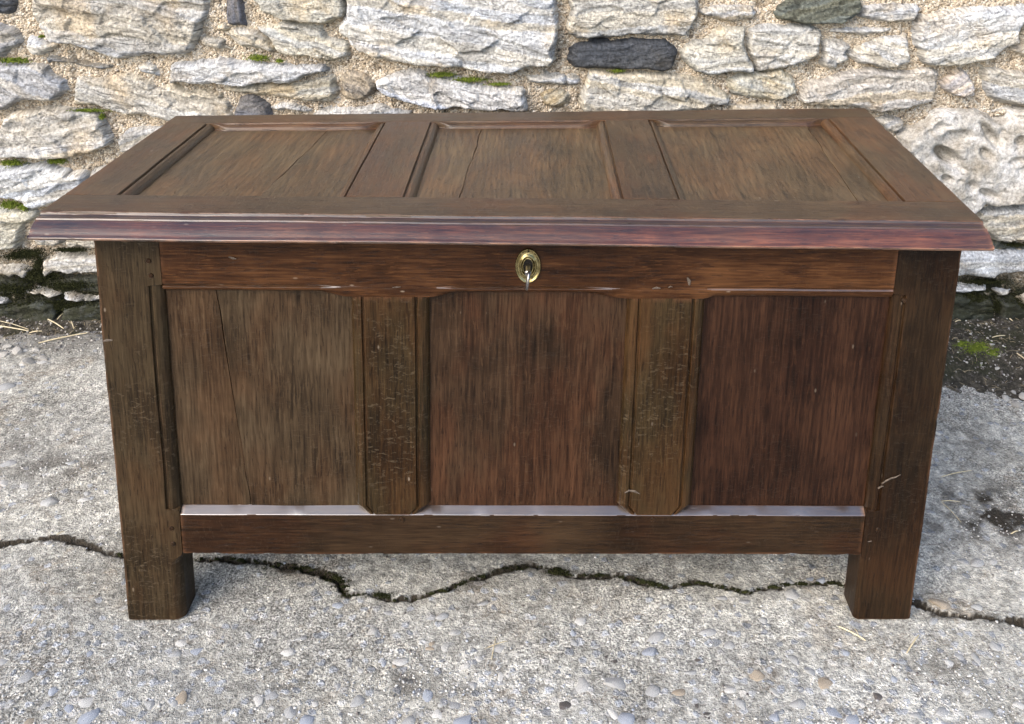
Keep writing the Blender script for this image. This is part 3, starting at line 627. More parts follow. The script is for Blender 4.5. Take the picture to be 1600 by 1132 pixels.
def rounded(poly, r=.002, seg=.010, counts=None):
    """closed profile with small rounded corners; returns points and an edge-wear weight"""
    P = [np.array(p[:2], float) for p in poly]; rr = [p[2] if len(p) > 2 else r for p in poly]; n = len(P); pts, wr = [], []; cs = []
    for i in range(n):
        a, b, c = P[i - 1], P[i], P[(i + 1) % n]; la, lc = np.linalg.norm(a - b), np.linalg.norm(c - b)
        da, dc = (a - b) / la, (c - b) / lc; r_ = min(rr[i], la * .45, lc * .45)
        turn = math.acos(np.clip(np.dot(-da, dc), -1, 1)); sharp = 1.0 if turn > .7 and rr[i] > .00115 else (.22 if turn > .5 else 0)
        if rr[i] < 1e-5: pts.append(b); wr.append(sharp)
        else:
            g = min(r_ * 1.6, la * .48, lc * .48)
            for q, wv in ((b + da * g, 0), (b + da * r_, sharp * .7), (b * .5 + (b + da * r_) * .25 + (b + dc * r_) * .25, sharp), (b + dc * r_, sharp * .7), (b + dc * g, 0)): pts.append(q); wr.append(wv)
        nx = P[(i + 1) % n]; st, en = pts[-1], nx; m = counts[i] if counts else int(np.linalg.norm(en - st) / seg); cs.append(m)
        for k in range(1, m): pts.append(st + (en - st) * k / m); wr.append(0)
    return np.array(pts), np.array(wr), cs

SEED = [0]
def loft(name, axis, stations, prof, mat, parent, xf=None, wob=.0007, nick=.0012, r=.002, seg=.010, cap_r=.002, two=None, label=None):
    SEED[0] += 1; sd_ = SEED[0]
    st = np.asarray(stations, float)
    rings, wear, cnts = [], None, None
    mid = prof(.5 * (st[0] + st[-1])); cnts = rounded(mid, r, seg)[2]
    for t in st:
        p, wv, cs = rounded(prof(t), r, seg, cnts)
        if wear is None: n = len(p)
        wear = wv if wear is None else np.maximum(wear, wv); cnts = cs if cnts is None else cnts
        assert len(p) == n, (name, t, len(p), n)
        rings.append(p)
    A = np.array(rings); ns = len(st)
    T = np.repeat(st[:, None], n, 1); a, b = A[..., 0], A[..., 1]
    Wr = np.repeat(wear[None], ns, 0).copy()
    ca, cb = a.mean(1, keepdims=True), b.mean(1, keepdims=True)
    perim = np.arange(n)[None] * .013
    # end rounding
    e = np.minimum(T - st[0], st[-1] - T); k = np.clip(1 - e / max(cap_r, 1e-6), 0, 1); sh = cap_r * (1 - np.sqrt(np.clip(1 - k * k, 0, 1)))
    def inward(a, b, d):
        la, lb = np.abs(a - ca), np.abs(b - cb)
        ha, hb = la.max(1, keepdims=True), lb.max(1, keepdims=True)
        return a - np.sign(a - ca) * d * (la > ha - .006), b - np.sign(b - cb) * d * (lb > hb - .006)
    a, b = inward(a, b, sh)
    nk = sstep(.25, .75, fbm(T * 34, perim * 30 + sd_, sd_ + 900, 3)) * nick * Wr
    a = a - (a - ca) / (np.abs(a - ca) + .004) * nk; b = b - (b - cb) / (np.abs(b - cb) + .004) * nk
    a = a + wob * fbm(T * 7, perim * .6 + sd_ * 3.1, sd_ + 11, 3) ; b = b + wob * fbm(T * 7 + 5, perim * .6 + sd_ * 1.7, sd_ + 12, 3)
    Wr = np.maximum(Wr, (k > .15) * .7)
    if axis == 'x': V = np.stack([T, a, b], -1)
    elif axis == 'y': V = np.stack([a, T, b], -1)
    else: V = np.stack([a, b, T], -1)
    V = V.reshape(-1, 3)
    GCv = np.stack([T, a, b], -1).reshape(-1, 3) + np.array([sd_ * 3.17, sd_ * 1.31, sd_ * .73])
    idx = np.arange(ns * n).reshape(ns, n); j = np.roll(np.arange(n), -1)
    F = np.stack([idx[:-1][:, np.arange(n)], idx[:-1][:, j], idx[1:][:, j], idx[1:][:, np.arange(n)]], -1).reshape(-1, 4)
    faces = F.tolist() + [idx[0][::-1].tolist(), idx[-1].tolist()]
    if xf is not None: V = xf(V)
    V = V - OFF
    o = mesh_obj(name, V, faces, mat, parent, {'gc': GCv, 'edge': Wr.ravel()}, smooth=True, sharp=32)
    import bmesh
    bm = bmesh.new(); bm.from_mesh(o.data); bmesh.ops.recalc_face_normals(bm, faces=bm.faces); bm.to_mesh(o.data); bm.free()
    if two:
        for m_ in two[::2]: o.data.materials.append(m_)
        for p in o.data.polygons:
            if two[1](p.center + Vector(OFF), p.normal): p.material_index = 1
            elif len(two) > 2 and two[3](p.center + Vector(OFF), p.normal): p.material_index = 2
    if label: o['label'] = label
    return o

def stn(a, b, step=.007, cap=.002):
    m = max(2, int((b - a - 2 * cap) / step)); return [a, a + cap * .15, a + cap * .5] + list(np.linspace(a + cap, b - cap, m)) + [b - cap * .5, b - cap * .15, b]
def box_prof(a0, a1, b0, b1): return lambda t: [(a0, b0), (a1, b0), (a1, b1), (a0, b1)]

# ovolo moulding run: from face (d=0) to panel depth; list of (run, depth)
def ovolo(wd, dp): return [(0, 0), (wd * .05, dp * .36), (wd * .17, dp * .38), (wd * .24, dp * .12), (wd * .50, dp * .16), (wd * .78, dp * .42), (wd * .93, dp * .74), (wd, dp)]

# --- legs / stiles
def front_leg(x0, x1, side, mat, label):
    zb, zt, WD, DP = .2085, (.6005 if side < 0 else .592), .021, .013
    topz = ZL - .009 * ((x0 + x1) / 2 - .65) - .0015
    def prof(z):
        m = .02 + .98 * float(sstep(zb - .001, zb + .0015, z) * sstep(zt + .0015, zt - .001, z)); D = .060
        mm = [(wd * m, dp * m) for wd, dp in ovolo(WD, DP)]
        wear = float(sstep(.128, .118, z)) * .004; ch = float(sstep(.127, .110, z)) * .013
        if side < 0:
            inner = [(x1 - WD * m + a - wear - ch * (1 - i / 7.) ** 1.3, b + ch * (i / 7.) ** 1.4, .0011) for i, (a, b) in enumerate(mm)]
            return [(x0, 0, .003)] + inner[:1] + inner[1:] + [(x1 - wear, D, .004), (x0, D, .003)]
        ch *= .5; wear *= .2
        inner = [(x0 + WD * m - a + wear + ch * (1 - i / 7.) ** 1.3, b + ch * (i / 7.) ** 1.4, .0011) for i, (a, b) in enumerate(mm)]
        return [(x1, 0, .003), (x1, D, .003), (x0 + wear, D, .004)] + inner[::-1]
    s = sorted(set(np.round(stn(0.0, topz, .007, .004) + list(np.linspace(zb - .001, zb + .0015, 3)) + list(np.linspace(zt - .001, zt + .0015, 3)), 5)))
    return loft('leg', 'z', s, prof, mat, coffer, bodyxf, wob=.0011, nick=.0022, label=label)
front_leg(.0, .0965, -1, M['stile'], 'grey-brown left front leg stile with crosswise flecks')
front_leg(1.2040, 1.300, 1, M['stile2'], 'dark brown right front leg stile')
for x0, x1 in ((.0, .095), (1.207, 1.300)):
    loft('leg', 'z', stn(0, .674, .02, .003), box_prof(x0, x1, .492, .555), M['stile2'], coffer, bodyxf, wob=.001, seg=.03)

# --- front rails
def top_rail_prof(x):
    top = ZL - .009 * (x - .65) - .0018
    c1 = sstep(.325, .392, x); d1 = sstep(.405, .40, x)
    if x < .44: m = 1 - float(sstep(.318, .378, x))
    elif x < .65: m = float(sstep(.496, .545, x))
    elif x < .86: m = 1 - float(sstep(.722, .798, x))
    else: m = float(sstep(.912, .93, x)) * .38
    if x > .93: m = .38 * (1 - .0)
    zlow = .5825 + .0050 * m + (.002 if x > .93 else 0); q = .02 + .98 * m; zt_ = .6005
    return [(.0008, top), (.0008, zt_ + .0020, .0011), (.0008 + .0040 * q, zt_ + .0004, .0008), (.0008 + .0040 * q, zt_ - .0010, .0006),
            (.0008 - .0002 * q, zt_ - .0032, .001), (.0008 + .0006 * q, zt_ - .0068, .001), (.0008 + .0050 * q, zt_ - .0100, .001), (.0008 + .0125 * q, zlow, .0011), (.045, zlow), (.045, top)]
loft('top_rail', 'x', stn(.0967, 1.2038, .006, .001), top_rail_prof, M['rail'], coffer, bodyxf, two=(M['bead'], lambda c, n: c.y < .008 and n.z > .3 and c.z < .615),  wob=.0007, nick=.0014, label='warm reddish brown top rail below the lid')
def bottom_rail_prof(x):
    dz = .0014 * float(fbm(np.array(x * 5), np.array(2.0), 5, 2))
    return [(.0006, .126 + dz, .003), (.045, .126), (.045, .2088), (.0146, .2088, .0004), (.0006, .2002, .0009)]
loft('bottom_rail', 'x', stn(.0967, 1.2038, .007, .001), bottom_rail_prof, M['brail'], coffer, bodyxf, two=(M['wax'], lambda c, n: c.z > .1995 and n.z > .6 and c.y < .02), wob=.0005, nick=.0016)

# --- front muntins
def muntin(x0, x1, label):
    zb, ze, zt, WD, DP = .2015, .2165, .5835, .0215, .0132
    def prof(z):
        cut = .0105 * float(np.clip((ze - z) / (ze - zb), 0, 1)); a, b = x0 + cut, x1 - cut; dpt = DP * (1 - .0 * cut)
        o = ovolo(WD * (1 - .25 * cut / .0125), dpt)
        L = [(a + WD - u, v, .001) for u, v in o][::-1]; Rr = [(b - WD + u, v, .001) for u, v in o]
        return L + Rr + [(b, .040), (a, .040)]
    s = sorted(set(np.round(stn(zb, zt, .007, .001) + list(np.linspace(zb, ze, 8)), 5)))
    return loft('muntin', 'z', s, prof, M['muntin'], coffer, bodyxf, wob=.0008, nick=.0022, label=label)
muntin(.3775, .4965, 'olive brown left muntin with wavy pale flecks')
muntin(.7990, .9190, 'olive brown right muntin with a chipped lower corner')

# --- front panels (boards with vertical grain)
def board_z(name, xa, xb, z0, z1, y0, mat, label=None, bow=.0012, sd=0):
    def prof(z):
        a, b = (xa(z) if callable(xa) else xa), (xb(z) if callable(xb) else xb); n = 9
        bw = lambda f, z: bow * math.sin(f * 3.1) * math.sin((z - z0) / (z1 - z0) * 3.14) + .0009 * float(vnoise(np.array(f * 3 + sd), np.array(z * 9), 61 + sd))
        fr = [(a + (b - a) * i / n, y0 - bw(i / n, z), .0008 if i in (0, n) else 0) for i in range(n + 1)]
        return fr + [(b, y0 + .014), (a, y0 + .014)]
    return loft(name, 'z', stn(z0, z1, .008, .001), prof, mat, coffer, bodyxf, wob=.0005, nick=.0008, r=.0008, seg=.5, label=label)
ck = lambda z: .1725 + (.587 - z) / .38 * .0345 + .0018 * float(vnoise(np.array(z * 22.), np.array(.3), 5))
board_z('panel_board', .084, lambda z: ck(z) - .0006, .200, .597, .0150, M['panelA'], 'narrow grey-brown board of the cracked left front panel', sd=1)
board_z('panel_board', lambda z: ck(z) + .0006, .400, .200, .597, .0142, M['panelA'], 'wide grey-brown board of the cracked left front panel', sd=2)
board_z('front_panel', .480, .820, .200, .597, .0145, M['panelB'], 'brown middle front panel', sd=3)
board_z('front_panel', .900, 1.215, .200, .597, .0148, M['panelC'], 'dark reddish right front panel', sd=4)

# --- sides, back, bottom
for xa, xb in ((.004, .040), (1.258, 1.296)):
    loft('side_rail', 'y', stn(.0665, .4915, .02, .001), box_prof(xa, xb, .585, .672), M['stile2'], coffer, bodyxf, seg=.03)
    loft('side_rail', 'y', stn(.0665, .4915, .02, .001), box_prof(xa, xb, .126, .207), M['stile2'], coffer, bodyxf, seg=.03)
    loft('side_panel', 'y', stn(.0665, .4915, .02, .001), box_prof((xa + xb) / 2 - .006, (xa + xb) / 2 + .006, .2072, .5848), M['panelB'], coffer, bodyxf, seg=.03)
loft('back_board', 'x', stn(.0955, 1.2065, .03, .001), box_prof(.515, .540, .126, .674), M['panelB'], coffer, bodyxf, seg=.04)
loft('bottom_board', 'x', stn(.042, 1.256, .03, .001), box_prof(.0665, .4915, .135, .152), M['inside'], coffer, bodyxf, seg=.05)

# --- the lid
lid = bpy.data.objects.new('lid', None); C.objects.link(lid); lid.parent = coffer; lid['label'] = 'overhanging three panelled lid with moulded front edge'
lid.empty_display_size = .1
XL, XR = -.0588, 1.3409
def lid_front_prof(x):
    e = .0012 * float(fbm(np.array(x * 4), np.array(9.), 8, 3)); d = .0010 * float(fbm(np.array(x * 9), np.array(4.), 18, 3))
    b0, t0 = ZL + e, ZT
    return [(.0775, b0), (.0775, t0, .0008), (.0010 + d, t0, .0012), (-.0006 + d, t0 - .0044, .0006), (-.0060, t0 - .0056, .0009), (-.0130, t0 - .0060, .0011), (-.0138, t0 - .0082, .0009), (-.0190, t0 - .0092, .0011), (-.0250, t0 - .0116, .0011),
            (-.0305, t0 - .0148, .0011), (-.0350, t0 - .0184, .0011), (-.0392, t0 - .0222, .0011), (-.0425, ZL + .0050 + e, .0011), (-.0442, ZL + .0034 + e, .0016), (-.0436, b0, .002)]
loft('front_rail', 'x', stn(XL, XR, .006, .0015), lid_front_prof, M['lid'], lid, lidxf, two=(M['lip'], lambda c, n: c.y < -.0145 + LROT * (c.x - .65) and n.z > .30, M['bead'], lambda c, n: c.y < .0005 + LROT * (c.x - .65) and c.z > .66), wob=.0008, nick=.0022, seg=.012, label='front rail of the lid with glossy worn rounded moulding')
def lid_back_prof(x):
    m = 0.0
    for a, b in ((.036, .356), (.474, .786), (.903, 1.232)): m = max(m, float(sstep(a - .004, a + .03, x) * sstep(b + .004, b - .03, x)))
    q = .02 + .98 * m
    return [(.5800, ZL), (.5800, ZT), (.5150 , ZT, .001), (.5140 , ZT - .0028 * q, .0007), (.5140 - .006 * q, ZT - .0034 * q, .001), (.5138 - .011 * q, ZT - .0060 * q, .001), (.5136 - .0135 * q, ZT - .0115, .001), (.5000, ZT - .0135, .001), (.5000, ZL)]
loft('back_rail', 'x', stn(XL, XR, .008, .002), lid_back_prof, M['lid'], lid, lidxf, wob=.0007, nick=.0012)
def lid_stile(x0, x1, left, right, name):
    DP, WD = .0125, .0175; o = ovolo(WD, DP)
    def prof(y):
        L = [(x0, ZL)] + ([(x0 + WD - u, ZT - v, .0009) for u, v in o][::-1] if left else [(x0, ZT, .0025)])
        Rr = ([(x1 - WD + u, ZT - v, .0009) for u, v in o] if right else [(x1, ZT, .0025)]) + [(x1, ZL)]
        return L + Rr
    return loft(name, 'y', stn(.0780, .5140, .007, .0006), prof, M['lid'], lid, lidxf, wob=.0007, nick=.0014)
lid_stile(XL, .0385, False, True, 'lid_stile'); lid_stile(.3540, .4760, True, True, 'lid_muntin')
lid_stile(.7850, .9050, True, True, 'lid_muntin'); lid_stile(1.2320, XR, True, False, 'lid_stile')
def board_y(xa, xb, mat, dz=0.0, sd=0):
    z0 = ZT - .0125 + dz; y0, y1 = .0778, .506
    def prof(y):
        a, b = (xa(y) if callable(xa) else xa), (xb(y) if callable(xb) else xb); n = 9
        fr = [(a + (b - a) * i / n, z0 + .0010 * float(vnoise(np.array(i / n * 3 + sd), np.array(y * 8), 91 + sd)) + .0012 * math.sin(3.14 * i / n), .0007 if i in (0, n) else 0) for i in range(n + 1)]
        return fr + [(b, z0 - .011), (a, z0 - .011)]
    return loft('panel_board', 'y', stn(y0, y1, .008, .0005), prof, mat, lid, lidxf, wob=.0004, nick=.0010, r=.0007, seg=.5)
def crk(xa, xb, sd): return lambda y: xb + (xa - xb) * (y - .09) / .31 + .0016 * float(vnoise(np.array(y * 26.), np.array(sd), 3))
gap = .0003
c1, c2, c3 = crk(.253, .229, .1), crk(.556, .543, .7), crk(1.197, 1.181, 1.9)
for a, b, c, i in ((.034, .358, c1, 0), (.472, .789, c2, 1), (.901, 1.236, c3, 2)):
    board_y(a, lambda y, c=c: c(y) - gap, M['lidpanel'], sd=i * 2); board_y(lambda y, c=c: c(y) + gap, b, M['lidpanel'], -.0001, sd=i * 2 + 1)
loft('lid_lining', 'x', stn(.03, 1.24, .05, .001), box_prof(.0785, .499, ZL + .0005, ZL + .006), M['inside'], lid, lidxf, seg=.08)

# --- pegs at the joints
def peg(x, z, r=.0042, y=0.0):
    n = 12; v = [(0, -.0016, 0)]; f = []
    for rr, yy in ((r * .8, -.0014), (r, -.0004), (r, .006)):
        for k in range(n): v.append((rr * math.cos(2 * math.pi * k / n), yy, rr * math.sin(2 * math.pi * k / n)))
    for k in range(n):
        f.append((0, 1 + (k + 1) % n, 1 + k))
        for q in (0, 1): a = 1 + q * n; f.append((a + k, a + (k + 1) % n, a + n + (k + 1) % n, a + n + k))
    v = np.array(v); gcv = v[:, [1, 0, 2]] + rng.uniform(0, 9, 3)
    o = mesh_obj('peg', v + np.array([x + SHEAR * z, y, z]) - OFF, f, M['stile2'], coffer, {'gc': gcv, 'edge': np.full(len(v), .25)}, sharp=40)
for px, py in ((232, 408), (236, 431), (268, 826), (271, 850), (1412, 470), (1372, 828), (628, 812), (1020, 812)):
    q = unproject(px, py, 1, 0); peg(q[0] - SHEAR * q[2], q[2])

# --- pale scars and chips where the surface is knocked
M['scar'] = simple('bare_scar', (.045, .034, .025), (.13, .10, .075), 300, .6, .0004)
def scar(pts, wpx):
    q = np.array([unproject(x, y, 1, -.0008) for x, y in pts]); n = len(q); v = []
    for i in range(n):
        t = q[min(i + 1, n - 1)] - q[max(i - 1, 0)]; t /= np.linalg.norm(t); nn = np.array([-t[2], 0, t[0]])
        wd = wpx * .00034 * math.sin(math.pi * (i + .35) / (n - .3)) * random.uniform(.7, 1.2)
        v += [q[i] + nn * wd, q[i] + np.array([0, -.0007, 0]), q[i] - nn * wd, q[i] + np.array([0, .003, 0])]
    f = []
    for i in range(n - 1):
        for k in range(4): f.append((i * 4 + k, i * 4 + (k + 1) % 4, i * 4 + 4 + (k + 1) % 4, i * 4 + 4 + k))
    mesh_obj('scar', np.array(v) - OFF, f, M['scar'], coffer, smooth=False)
for pts, wpx in (([(1378, 757), (1384, 752), (1392, 748), (1400, 746), (1407, 742)], 5), ([(1372, 764), (1377, 761), (1381, 760)], 3), ([(976, 771), (983, 767), (991, 768), (1000, 772)], 6), 
                 ([(160, 534), (167, 532), (176, 532)], 6), ([(1074, 434), (1077, 440), (1077, 446)], 8), ([(1019, 452), (1026, 450), (1032, 451)], 5), ([(1044, 450), (1048, 448), (1051, 449)], 4), ([(357, 402), (364, 404), (369, 405)], 5),
                 ([(613, 450), (620, 449), (626, 449)], 3), ([(1356, 847), (1362, 846)], 4)):
    scar(pts, wpx)

# --- brass escutcheon
def escutcheon():
    n = 56; cx, cz = .6543, .6368
    prof = [(1.0, .000), (1.0, -.0018), (.965, -.0032), (.90, -.0030), (.86, -.0016), (.74, -.0014), (.66, -.0022), (.61, -.0042), (.55, -.0042), (.50, -.0024), (.46, -.0016), (.43, -.0030), (.385, -.0030), (.36, -.0012), (.35, .001)]
    v = []; f = []
    for i, (rr, yy) in enumerate(prof):
        for k in range(n):
            a = 2 * math.pi * k / n
            ax, az = .0192 * rr, .0282 * (rr if rr > .5 else rr * 1.08)
            v.append((cx + ax * math.cos(a) + .0002 * math.sin(3 * a + i), yy, cz + az * math.sin(a)))
    m = len(prof)
    for i in range(m - 1):
        for k in range(n): f.append((i * n + k, i * n + (k + 1) % n, (i + 1) * n + (k + 1) % n, (i + 1) * n + k))
    o = mesh_obj('escutcheon', np.array(v) - OFF, f, M['brass'], coffer, sharp=60); o['label'] = 'oval ringed brass keyhole plate'
    v = [(cx, -.0007, cz)] + [(cx + .0076 * math.cos(2 * math.pi * k / 24), -.0007, cz + .0118 * math.sin(2 * math.pi * k / 24)) for k in range(24)]
    h = mesh_obj('keyhole', np.array(v) - OFF, [(0, 1 + k, 1 + (k + 1) % 24) for k in range(24)], M['hole'], o)
    v = []; f = []
    for i, (rr, yy) in enumerate(((.0014, -.0022), (.0012, -.0034), (.0005, -.0038))):
        for k in range(8): v.append((cx + rr * math.cos(k * math.pi / 4), yy, cz + .0236 + rr * math.sin(k * math.pi / 4)))
    for i in (0, 1):
        for k in range(8): f.append((i * 8 + k, i * 8 + (k + 1) % 8, i * 8 + 8 + (k + 1) % 8, i * 8 + 8 + k))
    f.append(tuple(range(16, 24)))
    mesh_obj('pin', np.array(v) - OFF, f, M['hole'], o)
escutcheon()

# --- iron key in the lock
def tube(path, rad, n=10, closed=False):
    path = np.array(path, float); m = len(path); rad = np.broadcast_to(np.array(rad, float), (m,)); v = []
    for i in range(m):
        t = (path[(i + 1) % m] - path[i - 1]) if closed else (path[min(i + 1, m - 1)] - path[max(i - 1, 0)])
        t /= np.linalg.norm(t) + 1e-9; u = np.cross(t, (1, 0, 0)) if abs(t[0]) < .9 else np.cross(t, (0, 0, 1)); u /= np.linalg.norm(u); w_ = np.cross(t, u)
        for k in range(n): a = 2 * math.pi * k / n; v.append(path[i] + rad[i] * (u * math.cos(a) + w_ * math.sin(a)))
    f = []
    for i in range(m if closed else m - 1):
        for k in range(n): j = (i + 1) % m; f.append((i * n + k, i * n + (k + 1) % n, j * n + (k + 1) % n, j * n + k))
    if not closed: f += [tuple(range(n))[::-1], tuple((m - 1) * n + k for k in range(n))]
    return np.array(v), f
key = thing('key', 'small iron key sticking out of the brass keyhole plate', 'key', (.6543, -.001, .637))
v, f = tube([(0, .012, .001), (0, -.001, .0), (0, -.010, -.001), (0, -.018, -.003), (0, -.0205, -.0036), (0, -.022, -.004)], [.0042, .0042, .0040, .0040, .0052, .004], 12)
mesh_obj('shank', v, f, M['iron'], key, sharp=50)
ring = [(.0015 * math.sin(a), -.0315 + .0095 * math.cos(a), -.0095 + .0135 * math.sin(a)) for a in np.linspace(0, 2 * math.pi, 28, endpoint=False)]
v, f = tube(ring, .0021, 10, True)
mesh_obj('bow', v, f, M['iron'], key, sharp=60)

# ------------------------------------------------------------------ pebbles in the concrete
import bmesh
def rock_mesh(name, seed, sub=2, flat=.6, ang=.35):
    bm = bmesh.new(); bmesh.ops.create_icosphere(bm, subdivisions=sub, radius=1.0); r_ = np.random.default_rng(seed)
    dirs = r_.normal(size=(9, 3)); dirs /= np.linalg.norm(dirs, axis=1)[:, None]; cuts = r_.uniform(.50, .90, 9)
    for v in bm.verts:
        p = np.array(v.co)
        for d, c in zip(dirs, cuts):
            e = p @ d
            if e > c: p = p - d * (e - c) * (.6 + ang)
        p *= 1 + .06 * math.sin(p[0] * 5 + seed) * math.cos(p[1] * 4 + seed * 2)
        v.co = (p[0], p[1] * r_.uniform(.98, 1.02), p[2] * flat)
    me = bpy.data.meshes.new(name); bm.to_mesh(me); bm.free()
    for p in me.polygons: p.use_smooth = True
    me.set_sharp_from_angle(angle=R(38)); return me
ROCK = [[rock_mesh('pebble', 10 * i + k, 2, random.uniform(.45, .65), .4) for i in range(4)] for k in range(len(PEB))]
for k, ms in enumerate(ROCK):
    for me in ms: me.materials.append(PEB[k])
def put_pebble(x, y, r, asp, rot, k, sink):
    o = bpy.data.objects.new('pebble', random.choice(ROCK[k])); C.objects.link(o); o.parent = ground
    o.location = (x, y, gz(x, y) - r * sink); o.scale = (r, r * asp, r * .8); o.rotation_euler = (random.uniform(-.2, .2), random.uniform(-.2, .2), rot)
    return o
# pebbles that can be told apart in the photograph: px, py, width px, aspect, rotation, colour
PB = [(8,602,34,.6,.3,2),(22,548,20,.8,.2,1),(38,545,18,.7,.6,1),(40,565,24,.6,.4,1),(66,563,20,.7,0,1),(10,722,34,.6,.3,2),(40,755,22,.7,.2,1),(76,783,28,.6,.2,2),(8,752,20,.7,0,1),(130,780,20,.5,.4,1),(137,770,18,.6,0,2),(110,722,18,.6,0,2),
 (90,842,14,.6,.2,1),(75,848,20,.5,.3,2),(285,1000,26,.6,-.1,1),(304,1018,27,.75,-.2,0),(272,1020,22,.7,.4,2),(282,1090,24,.9,.4,3),(40,1055,26,.8,.6,2),(82,1080,18,1,.2,0),(140,1120,40,.35,.8,0),(140,1020,10,1,0,0),(5,1032,16,.9,0,2),(325,1060,12,.8,0,0),(135,1095,34,.4,.2,1),(235,1100,26,.6,.3,2),
 (580,985,20,.9,.3,1),(607,955,17,.8,0,2),(447,1018,26,.7,.4,1),(470,995,22,.6,.3,2),(622,1032,34,.45,.15,1),(615,1042,10,.6,0,3),(545,1037,16,.7,.2,2),(565,1046,18,.6,-.8,1),(527,1071,22,.7,.3,2),(557,1094,24,.9,.4,2),(424,1085,22,.9,.2,2),(402,1092,20,1.3,.2,1),(424,1105,14,.9,.4,1),(491,1098,14,.9,0,1),(710,985,26,.4,.9,1),(697,1010,22,.9,.2,1),(727,1038,22,.8,-.5,5),(748,1027,17,.8,-.4,1),(672,1013,16,.5,-.2,3),(676,1004,16,.7,.2,3),(783,1011,40,.5,-.05,1),(755,940,22,.5,.5,2),(690,960,22,.6,.3,2),(782,1055,12,1.2,0,5),(793,1053,7,1,0,5),(740,1070,24,.7,.2,2),(669,1088,18,1.3,.2,0),(712,1100,24,1,.2,2),(682,1115,22,.9,.3,5),(660,1116,14,1,.3,1),(725,1124,38,.7,.2,0),(637,1125,24,.8,.2,2),(452,1112,22,.8,.2,2),(480,1127,24,.8,.2,0),(788,1090,10,.8,0,1),(690,1101,16,.4,0,1),
 (957,1033,17,.9,.3,4),(880,1100,26,.6,-.1,4),(962,1063,34,.9,.3,2),(905,1068,34,.8,.2,1),(1022,992,34,.6,.3,2),(1014,1017,36,.4,.1,0),(905,968,22,.7,.3,1),(957,1112,22,1.1,.4,5),(980,1123,30,.7,.2,0),(1105,985,30,.4,.1,2),(1080,1048,26,.5,.2,2),(1060,1080,28,.5,.1,3),(1016,1077,30,.8,.2,2),(1185,1055,26,.7,.2,3),(1210,1078,18,.9,.2,1),(1105,1115,14,1,.2,4),(1140,1075,26,.5,.2,1),(1160,1100,22,.9,.3,2),(1035,945,18,.6,.2,2),(1165,938,22,.6,.2,2),(1195,968,20,.6,0,2),(935,1009,18,.5,.6,2),(1137,1005,22,.7,.2,2),(870,987,10,.8,0,2),(1090,1030,10,.6,0,4),(1128,932,20,.6,.1,2),
 (1237,927,26,.6,-.1,2),(1265,903,24,.5,.2,0),(1283,905,22,.5,.1,0),(1232,908,28,.5,.2,2),(1398,1030,20,.8,-.6,0),(1266,1047,18,.9,0,2),(1242,1028,22,.9,.2,2),(1290,1068,24,.9,.3,3),(1303,1110,28,.9,.2,0),(1333,1124,24,.8,.1,0),(1272,1122,34,.8,.2,0),(1244,1098,30,.6,.1,2),(1370,1085,16,.9,0,4),(1485,1034,22,.5,-.5,1),(1500,1023,14,1.2,0,2),(1525,1025,12,1.4,0,2),(1515,1080,22,.6,-.1,1),(1537,1112,28,.6,.15,2),(1555,878,22,.8,-.1,1),(1525,877,24,.7,.2,2),(1505,875,18,.9,.2,2),(1470,942,36,.5,-.2,3),(1530,948,26,.5,.2,2),(1590,1100,20,.8,.2,1),(1470,1108,22,.8,.2,2),(1555,1008,18,.8,.2,2),(1458,968,20,.6,.4,2),(1345,1100,14,.8,0,1),(1210,1118,22,.7,.1,0),(1390,1047,8,1,0,5),(1384,1050,7,1,0,5),(1430,1115,20,.8,.2,2)]
for px, py, wpx, asp, rot, k in PB:
    x, y = G(px, py); d = np.linalg.norm(np.array([x, y, 0]) - CAM); r = wpx * .5 * d / FPX
    put_pebble(x, y, r, max(asp, .5) * 1.25, rot, k, random.uniform(.12, .24))
cnt = len(PB)
while cnt < 235:
    px, py = random.uniform(-150, 1750), 1240 - abs(random.gauss(0, 1)) * 190
    if py < 560: continue
    x, y = G(px, py)
    if y < -.42: continue
    if abs(x - .05) < .07 and -.02 < y < .08 or abs(x - 1.25) < .07 and -.02 < y < .08: continue
    put_pebble(x, y, random.choice([.004, .005, .006, .007, .009, .011]) * random.uniform(.8, 1.2), random.uniform(.6, 1), random.uniform(0, 3.1), random.choice([0, 0, 0, 1, 1, 2, 2, 2, 3, 4, 5]), random.uniform(.18, .30)); cnt += 1

# fine grit lying on and in the slab, one mass per tone
def grit(name, mat, spots, parent, label, zf):
    bm = bmesh.new(); bmesh.ops.create_icosphere(bm, subdivisions=1, radius=1.0)
    bv = np.array([v.co[:] for v in bm.verts]); bfc = np.array([[v.index for v in f.verts] for f in bm.faces]); bm.free()
    n = len(spots); S = np.array(spots); base = []
    jit = rng.uniform(.7, 1.15, (n, len(bv), 1)); sc3 = rng.uniform(.55, 1.0, (n, 1, 3)); ang = rng.uniform(0, 6.3, n); ca, sa = np.cos(ang)[:, None], np.sin(ang)[:, None]
    V = bv[None] * jit * sc3 * S[:, None, 2:3]; X = V[..., 0] * ca - V[..., 1] * sa; Y = V[..., 0] * sa + V[..., 1] * ca
    V = np.stack([X + S[:, None, 0], Y + S[:, None, 1], V[..., 2] * .7 + zf(S)[:, None]], -1).reshape(-1, 3)
    F = (bfc[None] + (np.arange(n) * len(bv))[:, None, None]).reshape(-1, 3)
    o = mesh_obj(name, V, F, mat, parent, smooth=False); stuff(o)
    if label: o['label'] = label
    return o
def gzs(S): return np.array([gz(a, b) for a, b in S[:, :2]]) + S[:, 2] * .1
tones = {0: [], 1: [], 2: [], 4: [], 5: []}
